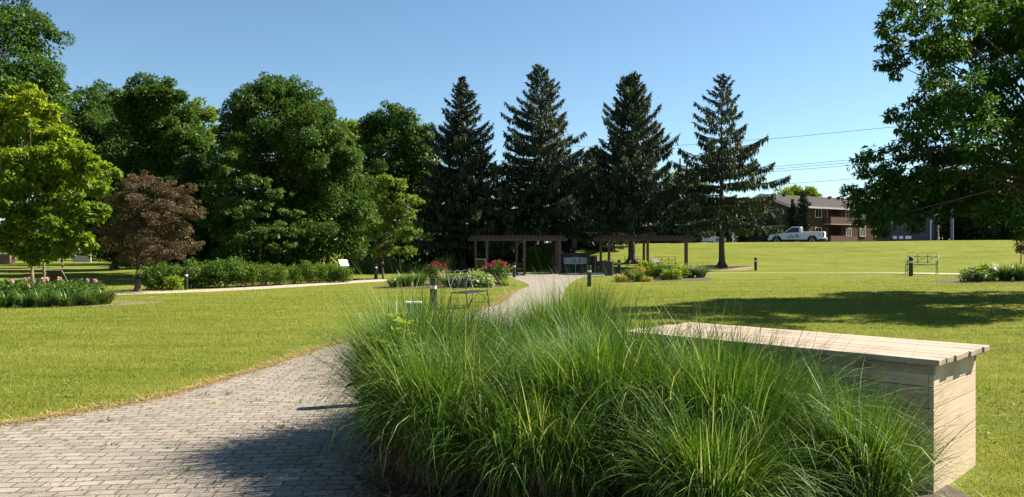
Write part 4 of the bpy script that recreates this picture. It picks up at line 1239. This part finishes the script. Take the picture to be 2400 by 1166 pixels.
def gold_tone(g, P, tone):
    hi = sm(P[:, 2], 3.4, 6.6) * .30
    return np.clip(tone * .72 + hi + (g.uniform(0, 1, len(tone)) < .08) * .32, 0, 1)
b = at(76, 27.2)
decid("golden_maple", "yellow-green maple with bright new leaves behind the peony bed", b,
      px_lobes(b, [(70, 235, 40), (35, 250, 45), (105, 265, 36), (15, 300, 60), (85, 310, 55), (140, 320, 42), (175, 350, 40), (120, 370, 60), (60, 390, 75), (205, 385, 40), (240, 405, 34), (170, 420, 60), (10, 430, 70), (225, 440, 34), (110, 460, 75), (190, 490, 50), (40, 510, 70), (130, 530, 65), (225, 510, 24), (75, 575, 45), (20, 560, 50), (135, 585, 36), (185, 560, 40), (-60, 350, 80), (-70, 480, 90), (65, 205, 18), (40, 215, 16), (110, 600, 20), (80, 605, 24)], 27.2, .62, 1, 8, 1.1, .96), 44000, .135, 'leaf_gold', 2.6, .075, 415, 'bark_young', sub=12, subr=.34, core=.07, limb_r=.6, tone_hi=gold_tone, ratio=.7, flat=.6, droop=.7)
b = at(322, 31.2)
decid("purple_tree", "purple-brown leaved tree behind the round green shrubs", b,
      px_lobes(b, [(335, 425, 34), (300, 445, 38), (375, 440, 34), (265, 480, 38), (340, 485, 60), (410, 465, 34), (440, 480, 28), (400, 510, 50), (455, 505, 22), (290, 530, 50), (360, 550, 55), (425, 545, 38), (455, 580, 26), (250, 540, 26), (410, 590, 36), (320, 590, 44), (365, 600, 36), (270, 575, 32), (470, 495, 14), (445, 445, 18)], 31.2, .68, 1, 9, .8, 1.05), 52000, .062, 'leaf_purple', 2.1, .12, 416, sub=15, subr=.32, core=.08, core_scale=1.3, flat=.6, droop=.1)

# dark undergrowth bushes and things far left
UG = "dark bushes under the background trees"
for k, (px, d, w, h, lb) in enumerate([(500, 50, 5.0, 3.2, "dark bush behind the tallest round shrub"), (600, 54, 5.5, 3.0, "dark bush below the dome-shaped tree's left side"), (860, 58, 4.5, 3.6, "dark bush left of the small maple's trunk"), (960, 62, 6.0, 4.0, "dark bush right of the small maple behind the tall weeds"),
                                       (1060, 63, 5.0, 4.0, "dark bush behind the leftmost spruce"), (420, 64, 6.0, 4.0, "dark bush deep behind the purple tree"), (330, 97, 9.0, 5.0, "dark far bush behind the purple tree's trunk"), (230, 100, 9.0, 5.0, "dark far bush behind the pale fence panel"),
                                       (110, 102, 10.0, 5.5, "dark far bush behind the golden maple's trunk"), (0, 104, 11.0, 6.0, "dark far bush behind the brown planter box"), (1200, 66, 5.0, 3.6, "dark bush seen under the left pergola"), (1140, 64, 5.0, 3.4, "dark bush left under the left pergola")]):
    bush(lb, px, d, w, h, 4200, .26, 'leaf_dark', 430 + k, "dark_bush", "bush", UG, core=.3)
b = at(102, 31.5)
decid("slender_tree", "slender pale-trunked young tree beside the golden maple", b, [(0, .3, 3.2, .8, .8, .9), (.3, 0, 2.6, .6, .6, .5)], 1600, .12, 'leaf_mid', 3.0, .06, 450, 'bark_young', limbs=False)
b = at(146, 66)
decid("slender_tree", "small dark-trunked tree on the sunlit strip of far lawn", b, [(0, 0, 3.4, 1.3, 1.3, 1.2), (.8, .3, 2.6, .9, .9, .7)], 2200, .22, 'leaf_mid', 2.6, .13, 451, limbs=False)

pbx = thing("planter_box", "brown wooden planter box far behind at the left edge", "planter", at(14, 78))
obj("box", MB().box((0, 0, .5), (1.3, .8, 1.0)), M['fencewood'], pbx, bevel=.02)
obj("rim", MB().box((0, 0, 1.02), (1.4, .9, .06)), M['trim'], pbx)
wf = thing("pale_fence_panel", "low pale fence panel far behind the golden maple", "fence", at(193, 84))
for x in (-.9, .9): obj("post", MB().box((x, 0, .4), (.1, .1, .9)), M['concrete'], wf)
obj("panel", MB().box((0, 0, .42), (1.7, .05, .66)), M['concrete'], wf)
stp = tag(obj("tree_stump", trunk_mb(.55, .28, 3), M['bark_young'], None, at(303, 70), smooth=True), "pale tree stump on the far lawn left of the purple tree's trunk", "stump")

# ------------------------------------------------------------------ big tree at the right
b = (16.2, 21.6, gz(16.2, 21.6))
RL = [(2140, 30, 62), (2220, 60, 90), (2100, 95, 42), (2085, 70, 30), (2180, 135, 70), (2100, 150, 40), (2270, 150, 95), (2340, 60, 110), (2220, 220, 60), (2170, 250, 54), (2330, 240, 100), (2260, 300, 85), (2145, 290, 42), (2095, 270, 26), (2185, 340, 64), (2115, 350, 36),
      (2380, 340, 100), (2045, 358, 26), (2020, 385, 30), (2130, 395, 56), (2060, 415, 42), (2215, 410, 75), (2300, 400, 90), (1997, 455, 28), (2050, 465, 50), (2120, 460, 62), (2190, 470, 66), (2270, 465, 70), (2345, 440, 80), (2080, 510, 44), (2030, 500, 34), (2130, 515, 38), (2068, 540, 26), (2190, 500, 34), (2310, 505, 30), (2385, 490, 46), (2398, 545, 22), (2100, 430, 50), (2160, 430, 60), (2010, 475, 26),
      (2440, 180, 120), (2460, 50, 130), (2480, 330, 120), (2560, 240, 150), (2580, 80, 150), (2600, 400, 130), (2700, 300, 140), (2700, 140, 150), (2500, 440, 90), (2620, 480, 90), (2780, 400, 110), (2420, -20, 110), (2560, -40, 120), (2660, -20, 120), (2310, -20, 90), (2210, 0, 50), (2820, 230, 110)]
rgR = np.random.default_rng(9)
RLL = []
for (px, py, r) in RL:
    edge = px < 2230
    RLL.append((px, py, r, rgR.uniform(-1.5, 1.5) if edge else rgR.uniform(-3.6, 3.6)))
lob = px_lobes(b, RLL, 21.6, .8, 1.05)
decid("large_maple", "large dark tree overhanging the lawn at the frame's right", b, lob, 120000, .135, 'leaf_right', 3.6, .26, 501, sub=13, subr=.32, core=.06, droop=.75, core_scale=1.5, ratio=.42, flat=.75, limb_r=.55)
b = at(2393, 36)
decid("slender_tree", "small thin-trunked tree at the right edge behind the right bed", b, px_lobes(b, [(2392, 545, 16), (2410, 550, 22), (2395, 580, 20), (2420, 590, 20)], 36, .9, 1, 3, .2), 2600, .085, 'leaf_purple', 1.1, .035, 502, 'bark_young', limbs=False, up=.2)

# ------------------------------------------------------------------ truck and cars beyond the bank
def arch(cx, r, z0, n=8):
    return [(cx + r * math.cos(a), z0 + r * math.sin(a)) for a in np.linspace(math.pi, 0, n)]

def wheel(parent, x, y, r, w):
    s = 1 if y > 0 else -1
    t = MB().lathe([(r * .62, -w / 2), (r * .93, -w / 2), (r, -w / 4), (r, w / 4), (r * .93, w / 2), (r * .62, w / 2)], 20)
    t.V = [(v[0] + x, v[2] + y, v[1] + r) for v in t.V]
    t.F = [f[::-1] for f in t.F]
    wh = obj("wheel", t, M['tyre'], parent)
    rm = MB()
    yo = y + s * (w / 2 - .01)
    for k in range(6):
        a = k * math.pi / 3
        rm.box((x + math.cos(a) * r * .32, yo, r + math.sin(a) * r * .32), (.07, .03, .07))
    rm.add([(x + math.cos(a) * r * .64, yo - s * .02, r + math.sin(a) * r * .64) for a in np.linspace(0, 6.283, 17)[:-1]], [list(range(16)) if s > 0 else list(range(16))[::-1]])
    rm.tube([(x + math.cos(a) * r * .58, yo, r + math.sin(a) * r * .58) for a in np.linspace(0, 6.283, 17)], .03, 5, False)
    obj("rim", rm, M['rim'], wh)

def pickup():
    x = PX(1868, 80.0)
    root = thing("pickup_truck", "white pickup truck with door lettering parked beyond the grass bank", "pickup truck", (x, 80.0, 2.0), R(-28))
    # forward is local -x
    low = [(-2.68, .50)] + arch(-1.88, .46, .48) + arch(1.58, .46, .48) + [(2.66, .55), (2.68, 1.30), (.66, 1.30), (.62, 1.20), (-1.25, 1.14), (-2.45, 1.02), (-2.66, .88)]
    body = MB().prism(low, 'y', -.92, .92)
    obj("body", body, M['white'], root, bevel=.03)
    cb = MB().hexa([(-1.28, -.88, 1.15), (.62, -.88, 1.19), (.62, .88, 1.19), (-1.28, .88, 1.15)], [(-.42, -.70, 1.80), (.46, -.72, 1.80), (.46, .72, 1.80), (-.42, .70, 1.80)])
    cab = obj("cab", cb, M['white'], root, bevel=.03)
    def pane(nm, q, par): 
        n_ = (Vector(q[1]) - Vector(q[0])).cross(Vector(q[2]) - Vector(q[0])).normalized() * .012
        o_ = obj(nm, MB().hexa(q, [tuple(Vector(v) + n_) for v in q]), M['glass'], par)
    lerp = lambda a, b, t: tuple(np.array(a) * (1 - t) + np.array(b) * t)
    for s in (-1, 1):
        A, B, C, D_ = (-1.28, s * .88, 1.15), (.62, s * .88, 1.19), (.46, s * .72, 1.80), (-.42, s * .70, 1.80)
        def uv(u, v): return lerp(lerp(A, B, u), lerp(D_, C, u), v)
        q = [uv(.08, .06), uv(.84, .08), uv(.80, .88), uv(.12, .88)]
        pane("side_window", q if s < 0 else q[::-1], cab)
    A, B, C, D_ = (-1.28, -.88, 1.15), (-1.28, .88, 1.15), (-.42, .70, 1.80), (-.42, -.70, 1.80)
    uv2 = lambda u, v: lerp(lerp(A, B, u), lerp(D_, C, u), v)
    pane("windscreen", [uv2(.06, .08), uv2(.06, .92), uv2(.94, .92), uv2(.94, .08)], cab)
    A, B, C, D_ = (.62, -.88, 1.19), (.62, .88, 1.19), (.46, .72, 1.80), (.46, -.72, 1.80)
    pane("rear_window", [uv2b(A, B, C, D_, .07, .14), uv2b(A, B, C, D_, .93, .14), uv2b(A, B, C, D_, .93, .88), uv2b(A, B, C, D_, .07, .88)], cab)
    for cx in (-1.88, 1.58):
        for s in (-1, 1):
            wheel(root, cx, s * .80, .385, .25)
        # dark wheel wells
    obj("underbody", MB().box((0, 0, .55), (5.0, 1.5, .30)), M['tyre'], root)
    tg = obj("tailgate", MB().box((2.70, 0, .98), (.05, 1.5, .56)), M['white'], root, bevel=.01)
    mk = MB(); mk.box((2.729, 0, 1.06), (.006, .16, .10)); mk.box((2.729, .38, 1.05), (.006, .34, .05)); mk.box((2.729, -.38, 1.05), (.006, .34, .05)); mk.box((2.729, .42, .86), (.006, .2, .05)); mk.box((2.729, -.42, .86), (.006, .2, .05)); mk.box((2.729, 0, .85), (.006, .14, .05))
    obj("lettering", mk, M['print'], tg)
    for s in (-1, 1):
        obj("tail_light", MB().box((2.68, s * .845, .98), (.12, .17, .46)), M['redlens'], root, bevel=.01)
        obj("headlight", MB().box((-2.58, s * .74, .88), (.16, .30, .14)), M['lens'], root, bevel=.02)
        obj("mirror", MB().box((-.98, s * 1.02, 1.24), (.10, .20, .16)), M['black'], root, bevel=.02)
        dr = obj("door", MB().box((-.30, s * .922, .83), (1.16, .012, .60)), M['white'], root)
        obj("handle", MB().box((.02, s * .935, 1.04), (.22, .03, .05)), M['black'], dr)
        dc = MB(); r = random.Random(2)
        xx = -.84
        while xx < -.02:
            wd = r.uniform(.04, .09); dc.box((xx + wd / 2, s * .931, .80 + r.uniform(-.006, .006)), (wd - .014, .006, .085)); xx += wd
        obj("lettering", dc, M['red'], dr)
        d2 = MB().box((-.44, s * .931, .66), (.66, .006, .035)); d2.tube([(-.46 + .075 * math.cos(a), s * .932, .94 + .075 * math.sin(a)) for a in np.linspace(0, 6.283, 13)], .016, 4, False)
        obj("emblem", d2, M['print'], dr)
        sq = obj("badge", MB().box((.17 if s > 0 else .17, s * .931, .88), (.23, .006, .23)), M['navy'], dr)
        obj("shield", MB().box((.17, s * .937, .89), (.11, .006, .14)), M['rim'], sq)
        obj("caption", MB().box((.20, s * .931, .71), (.34, .006, .04)), M['print'], dr)
        fl = MB().box((-2.02 + .05, s * .923, .98), (.42, .006, .045)); fl.box((2.28, s * .923, 1.0), (.18, .006, .04)); fl.box((2.3, s * .923, .93), (.07, .006, .06))
        obj("fender_lettering", fl, M['navy'], root)
    obj("front_bumper", MB().box((-2.70, 0, .55), (.14, 1.80, .26)), M['white'], root, bevel=.03)
    obj("rear_bumper", MB().box((2.80, 0, .60), (.16, 1.78, .16)), M['rim'], root, bevel=.02)
    obj("hitch", MB().box((2.86, 0, .46), (.2, .10, .10)), M['rim'], root)

def uv2b(A, B, C, D_, u, v):
    l = lambda a, b, t: np.array(a) * (1 - t) + np.array(b) * t
    return tuple(l(l(A, B, u), l(D_, C, u), v))
pickup()

def car(label, px, d, rz, L, H, paint, van=False):
    root = thing("parked_car", label, "car", (PX(px, d), d, 2.0), rz, "cars parked beyond the bank")
    h = L / 2
    zb = .62 * H if not van else .55 * H
    low = [(-h, .30)] + arch(-h * .62, .34, .30) + arch(h * .60, .34, .30) + [(h, .35), (h, zb), (h * .7, zb + .03), (-h * .42, zb), (-h * .92, zb - .18), (-h, zb - .28)]
    obj("body", MB().prism(low, 'y', -.86, .86), paint, root, bevel=.04)
    f0, f1, r1, r0 = (-h * .45, -h * .12, h * .48, h * .78) if not van else (-h * .58, -h * .22, h * .80, h * .96)
    cb = MB().hexa([(f0, -.82, zb - .02), (r0, -.82, zb - .02), (r0, .82, zb - .02), (f0, .82, zb - .02)], [(f1, -.62, H), (r1, -.62, H), (r1, .62, H), (f1, .62, H)])
    cab = obj("cabin", cb, paint, root, bevel=.04)
    for s in (-1, 1):
        A, B, C, D_ = (f0, s * .82, zb - .02), (r0, s * .82, zb - .02), (r1, s * .62, H), (f1, s * .62, H)
        q = [uv2b(A, B, C, D_, .08, .1), uv2b(A, B, C, D_, .92, .1), uv2b(A, B, C, D_, .88, .86), uv2b(A, B, C, D_, .12, .86)]
        if s > 0: q = q[::-1]
        n_ = Vector((0, s * .012, .004))
        obj("side_window", MB().hexa(q, [tuple(Vector(v) + n_) for v in q]), M['glass'], cab)
    for (xa, xb, sgn, nm) in ((f0, f1, -1, "windscreen"), (r0, r1, 1, "rear_window")):
        A, B, C, D_ = (xa, -.82, zb - .02), (xa, .82, zb - .02), (xb, .62, H), (xb, -.62, H)
        q = [uv2b(A, B, C, D_, .08, .12), uv2b(A, B, C, D_, .92, .12), uv2b(A, B, C, D_, .92, .88), uv2b(A, B, C, D_, .08, .88)]
        if sgn < 0: q = q[::-1]
        obj(nm, MB().hexa(q, [tuple(Vector(v) + Vector((sgn * .012, 0, .004))) for v in q]), M['glass'], cab)
    for cx in (-h * .62, h * .60):
        for s in (-1, 1): wheel(root, cx, s * .76, .32, .2)
    for s in (-1, 1):
        obj("tail_light", MB().box((h - .02, s * .68, zb - .14), (.08, .24, .12)), M['redlens'], root)
        obj("headlight", MB().box((-h + .05, s * .62, zb - .30), (.12, .30, .10)), M['lens'], root)
    obj("underbody", MB().box((0, 0, .32), (L * .9, 1.4, .2)), M['tyre'], root)
silver = plain("silver_paint", (0.36, 0.39, 0.42), 0.3, 0.5, var=.04)
white2 = plain("car_white", (0.66, 0.68, 0.70), 0.3, var=.03)
car("white van parked end of the row behind the third spruce's trunk", 1522, 84, R(4), 4.7, 1.75, white2, True)
car("small white car seen from behind next to the white van", 1562, 84.5, R(-82), 4.2, 1.5, white2)
car("silver car seen from behind between two white cars", 1584, 85.5, R(-80), 4.3, 1.45, silver)
car("white car parked behind the right pergola's end post", 1606, 84.5, R(-78), 4.3, 1.5, white2)
car("low silver car parked left of the rightmost spruce trunk", 1648, 84, R(176), 4.6, 1.42, silver)

for px, d, hh, lb in [(1718, 80, 1.15, "short white marker post right of the rightmost spruce trunk"), (1675, 82, 1.6, "white marker post left of the rightmost spruce trunk"), (1412, 66, 1.0, "white marker post on the bank behind the right pergola's first post")]:
    b_ = at(px, d)
    p_ = thing("marker_post", lb, "post", b_, 0, "white marker posts by the parking area")
    obj("post", MB().box((0, 0, hh / 2), (.14, .14, hh)), M['white'], p_, bevel=.01)
    obj("cap", MB().box((-.06, 0, hh + .03), (.34, .18, .06)), M['white'], p_)

# ------------------------------------------------------------------ brick apartment building
def brick_building():
    c = Vector((39.9, 110.0, 2.0)); ang = math.atan2(.536, .844)
    root = thing("brick_building", "two-storey red brick apartment building behind the pickup truck", "building", c, ang)
    W_, Dp, ze = 26.0, 10.0, 5.7
    rx0, rx1 = 8.1, 11.7
    w = MB()
    w.box((rx0 / 2, .15, ze / 2 - .5), (rx0, .3, ze + 1)); w.box(((rx1 + W_) / 2, .15, ze / 2 - .5), (W_ - rx1, .3, ze + 1))
    w.box(((rx0 + rx1) / 2, 1.45, ze / 2 - .5), (rx1 - rx0 + .6, .3, ze + 1))
    w.box((rx0 - .15, .8, ze / 2 - .5), (.3, 1.0, ze + 1)); w.box((rx1 + .15, .8, ze / 2 - .5), (.3, 1.0, ze + 1))
    w.box((W_ / 2, Dp - .15, ze / 2 - .5), (W_, .3, ze + 1))
    gab = [(0, -1), (Dp, -1), (Dp, ze), (Dp / 2, ze + 1.75), (0, ze)]
    w.prism([(p[0] + .305 if p[0] == 0 else (p[0] - .305 if p[0] == Dp else p[0]), p[1]) for p in gab], 'x', 0, .3)
    w.prism([(p[0] + .305 if p[0] == 0 else (p[0] - .305 if p[0] == Dp else p[0]), p[1]) for p in gab], 'x', W_ - .3, W_)
    obj("wall", w, M['brick'], root)
    rf = MB(); e = .55; s = 1.85 / (Dp / 2)
    rf.prism([(-e, ze - e * s), (Dp / 2, ze + 1.85), (Dp + e, ze - e * s), (Dp + e, ze - e * s + .16), (Dp / 2, ze + 2.02), (-e, ze - e * s + .16)], 'x', -.5, W_ + .5)
    roof = obj("roof", rf, M['shingle'], root)
    for x in (4.0, 9.0, 15, 20):
        obj("roof_vent", MB().box((x, Dp / 2 - .8, ze + 1.95), (.4, .4, .35)), M['black'], roof)
    fs = MB().box((W_ / 2, -e - .03, ze - e * s + .05), (W_ + 1.0, .05, .26))
    obj("gutter", fs, M['trim'], root)
    brg = MB()
    for sgn in (0, 1):
        a, b2 = ((-e, ze - e * s), (Dp / 2, ze + 1.85)) if sgn == 0 else ((Dp / 2, ze + 1.85), (Dp + e, ze - e * s))
        brg.prism([(a[0], a[1] - .18), (b2[0], b2[1] - .18), (b2[0], b2[1] + .1), (a[0], a[1] + .1)], 'x', -.56, -.505)
    obj("bargeboard", brg, M['trim'], root)
    def win(x0, x1, z0, z1, y=0.0, nm="window", mull=True):
        f = MB(); t = .10
        f.box(((x0 + x1) / 2, y - .03, z1 + t / 2), (x1 - x0 + 2 * t, .10, t)); f.box(((x0 + x1) / 2, y - .04, z0 - t / 2), (x1 - x0 + 2 * t, .14, t))
        f.box((x0 - t / 2, y - .03, (z0 + z1) / 2), (t, .10, z1 - z0)); f.box((x1 + t / 2, y - .03, (z0 + z1) / 2), (t, .10, z1 - z0))
        if mull: f.box(((x0 + x1) / 2, y - .025, (z0 + z1) / 2), (.06, .08, z1 - z0))
        wn_ = obj(nm, f, M['trim'], root)
        obj("pane", MB().box(((x0 + x1) / 2, y - .006, (z0 + z1) / 2), (x1 - x0, .02, z1 - z0)), M['glass'], wn_)
    for x0, x1 in ((5.6, 6.9), (13.0, 14.2), (16.5, 17.8), (20.5, 21.8)):
        win(x0, x1, 4.2, 5.35); win(x0, x1, 1.5, 2.6)
    win(rx0 + .35, rx0 + 2.0, 3.35, 5.3, 1.3, "balcony_door"); win(rx0 + .35, rx0 + 2.0, .6, 2.5, 1.3, "balcony_door")
    obj("balcony_slab", MB().box((10.8, -.45, 3.17), (6.4, 1.5, .12)), M['concrete'], root)
    for nm, zz in (("balcony_railing", 3.24), ("patio_railing", .45)):
        rlg = MB()
        k = 0; x = 7.7
        while x < 13.9:
            rlg.box((x + .1, -1.12, zz + .48), (.185, .04, .92)); x += .2
        rlg.box((10.8, -1.08, zz + .95), (6.4, .09, .07)); rlg.box((7.68, -.55, zz + .48), (.04, 1.1, .9))
        obj(nm, rlg, M['fencewood'], root)
    for x in (3.8, 17.6):
        lmp = obj("wall_lamp", MB().box((x, -.12, 2.95), (.36, .24, .16)), M['lens'], root)
brick_building()

def grey_building():
    c = Vector((PX(2184, 96), 96.0, 2.0)); ang = R(-152)
    # local x runs from the near right corner along the gable front to the left
    g0 = Vector((PX(2056, 99.5), 99.5)); ax = (g0 - Vector((c.x, c.y))); L = ax.length
    root = thing("grey_building", "grey sided building with white downpipe behind the large tree", "building", c, math.atan2(ax.y, ax.x))
    ze, D2 = 4.1, 9.0
    w = MB().prism([(0, -1), (L, -1), (L, ze), (L / 2, ze + 2.0), (0, ze)], 'y', 0, -D2)
    obj("wall", w, M['siding'], root)
    e, s = .5, 2.0 / (L / 2)
    rf = MB().prism([(-e, ze - e * s + .01), (L / 2, ze + 2.01), (L + e, ze - e * s + .01), (L + e, ze - e * s + .17), (L / 2, ze + 2.18), (-e, ze - e * s + .17)], 'y', .45, -D2 - .4)
    obj("roof", rf, M['shingle'], root)
    bg = MB().prism([(-e, ze - e * s - .12), (L / 2, ze + 1.88), (L / 2, ze + 2.16), (-e, ze - e * s + .16)], 'y', .455, .5)
    bg.prism([(L / 2, ze + 1.88), (L + e, ze - e * s - .12), (L + e, ze - e * s + .16), (L / 2, ze + 2.16)], 'y', .455, .5)
    obj("bargeboard", bg, M['trim'], root)
    obj("downpipe", MB().tube([(-.5, -.3, ze - .2), (-.1, .05, ze - .55), (.12, .09, ze - .8), (.12, .09, -.5)], .07, 6), M['white'], root)
    f = obj("window", MB().box((L * .62, .03, 2.9), (1.3, .06, 1.2)), M['trim'], root)
    obj("pane", MB().box((L * .62, .065, 2.9), (1.1, .02, 1.0)), M['glass'], f)
grey_building()

wb = thing("white_barrier", "low barrier of three white panels before the grey building", "barrier", (PX(2113, 86), 86, 2.0))
for x in (-.75, -.05, .75): obj("panel", MB().box((x, 0, .80), (.42 if x < .5 else .66, .06, .32)), M['white'], wb)
for x in (-1.05, -.4, .3, 1.15): obj("post", MB().box((x, .06, .45), (.07, .05, .95)), M['black'], wb)

# cedars, hedge trees, tree tops behind
def cedar(label, px, d, top, wpx, seed, cone=False):
    b_ = at(px, d); H = PZ(top, d) - b_[2]; w = wpx * d / F
    root = thing("cedar_tree", label, "cedar", b_, 0, "dark cedars beside the brick building")
    lobs = []
    for k in range(9):
        t = k / 8; rr = w * ((1 - t) ** .7 if cone else (1 - t ** 3) ** .5) * .95 + .12
        lobs.append((0, 0, H * (.05 + .90 * t), rr, rr, H * .09))
    g = np.random.default_rng(seed)
    P, O, ns, _, _ = crown_points(g, lobs, 5000, 9, .42, .2)
    n = len(P); L = g.uniform(.18, .42, n)
    link("crown", leaves(P, O * .45 + g.normal(size=(n, 3)) * .3 + np.array([0, 0, .9]), g.normal(size=(n, 3)), L, L * .4, np.clip(g.normal(.45, .25, n), 0, 1), "crown", .05), M['cedar'], root)
    obj("trunk", trunk_mb(H * .5, .12, seed), M['bark'], root)
cedar("shorter dark columnar cedar at the brick building's corner", 1858, 106, 474, 10, 601)
cedar("taller dark columnar cedar at the brick building's corner", 1884, 105, 452, 13, 602)
cedar("wide conical cedar before the brick gable, right of the spruce", 1812, 100, 470, 30, 603, True)
for px, d, lst, lb, sd_ in [(1855, 140, [(1835, 470, 20), (1860, 462, 20), (1890, 465, 22), (1905, 472, 16), (1870, 480, 26)], "sunlit tree top showing above the brick building's roof", 611),
                            (1600, 135, [(1580, 430, 30), (1615, 440, 28), (1600, 480, 40), (1640, 470, 30)], "sunlit far tree between third and rightmost spruce", 612)]:
    b_ = at(px, d)
    decid("far_tree", lb, b_, px_lobes(b_, lst, d, 1.2, 1, sd_, 2), 3200, .6, 'leaf_light', 5.0, .3, sd_, group="far tree tops beyond the parking area", ratio=.35, droop=-.6)
HGP = "dark trees beyond the parking area"
for k, (px, d, lst, lb) in enumerate([(2275, 98, [(2265, 480, 44), (2290, 460, 50), (2280, 525, 60), (2255, 540, 40), (2300, 545, 50)], "dark tree right of the utility pole"), (2335, 100, [(2330, 440, 60), (2350, 480, 60), (2320, 520, 60), (2365, 530, 60), (2340, 550, 50)], "dark tree between the utility pole and the frame's right edge"),
                                      (2400, 99, [(2400, 450, 60), (2420, 500, 60), (2390, 530, 60), (2440, 540, 60), (2480, 500, 60)], "dark tree at the frame's right edge beyond the bank"),
                                      (2215, 113, [(2205, 480, 60), (2240, 500, 60), (2215, 540, 60), (2180, 520, 50), (2150, 470, 60)], "dark far tree behind the grey building"),
                                      (1460, 108, [(1440, 500, 50), (1480, 520, 46), (1500, 480, 40), (1430, 540, 46), (1480, 550, 40)], "dark far tree behind the white van"),
                                      (1570, 110, [(1550, 500, 46), (1590, 510, 46), (1570, 545, 46), (1620, 540, 40)], "dark far tree behind the small white car"),
                                      (1680, 110, [(1660, 510, 46), (1700, 500, 46), (1690, 545, 44), (1740, 530, 46)], "dark far tree behind the rightmost spruce's trunk"),
                                      (1385, 92, [(1370, 480, 50), (1400, 520, 46), (1360, 540, 40), (1400, 550, 36)], "dark far tree behind the marker sign")]):
    b_ = at(px, d)
    decid("dark_far_tree", lb, b_, px_lobes(b_, lst, d, .95, 1, k + 20, 2), 16000, .34, 'leaf_dark', 3.5, .3, 620 + k, group=HGP, core=.3)

# ------------------------------------------------------------------ utility poles, cables, bird
for px, d, top, lb in [(2231, 92, 292, "grey utility pole behind the large tree right of the grey building"), (1594, 118, 372, "brown utility pole showing between the third and rightmost spruce")]:
    b_ = at(px, d)
    p_ = thing("utility_pole", lb, "utility pole", b_, 0, "utility poles beyond the bank")
    H = PZ(top, d) - b_[2]
    obj("pole", MB().tube([(0, 0, -.3), (0, 0, H)], [.19, .14], 10), M['polewood'], p_)
    obj("crossarm", MB().box((0, -.17, H - 1.2), (2.2, .10, .12)), M['polewood'], p_)
obj_c = [("highest overhead cable with the bird on it", [(1340, 344, 135), (1588, 341.5, 124), (1830, 324, 112), (2085, 299, 100), (2231, 287, 92)]),
         ("upper one of three close overhead cables right of the spruces", [(1600, 402, 118), (1820, 391, 110), (2060, 369, 99), (2231, 352, 92)]),
         ("middle one of three close overhead cables right of the spruces", [(1600, 408, 118), (1820, 396.5, 110), (2060, 376, 99), (2231, 360, 92)]),
         ("lowest one of three close overhead cables right of the spruces", [(1600, 414, 118), (1820, 402, 110), (2060, 383, 99), (2231, 368, 92)]),
         ("lowest overhead cable sloping toward the brick building's roof", [(1600, 450, 118), (1825, 433, 110), (1985, 421, 102), (2231, 398, 92)])]
for lb, pts in obj_c:
    tag(obj("overhead_cable", MB().tube([(PX(a, d), d, PZ(y, d)) for a, y, d in pts], .026, 5), M['cable']), lb, "cable", "overhead cables beyond the bank")
bx = (PX(1588, 124), 124, PZ(341.5, 124) + .03)
bird = thing("perched_bird", "small dark bird perched on the highest overhead cable", "bird", bx)
bm = MB().lathe([(.01, .0), (.07, .05), (.10, .16), (.085, .28), (.05, .34), (.06, .38), (.05, .44), (.01, .47)], 10)
bm.tube([(0, .05, .06), (0, .16, -.12)], [.04, .015], 6); bm.tube([(0, -.05, .41), (0, -.12, .40)], [.015, .004], 5)
obj("body", bm, M['cable'], bird, smooth=True)
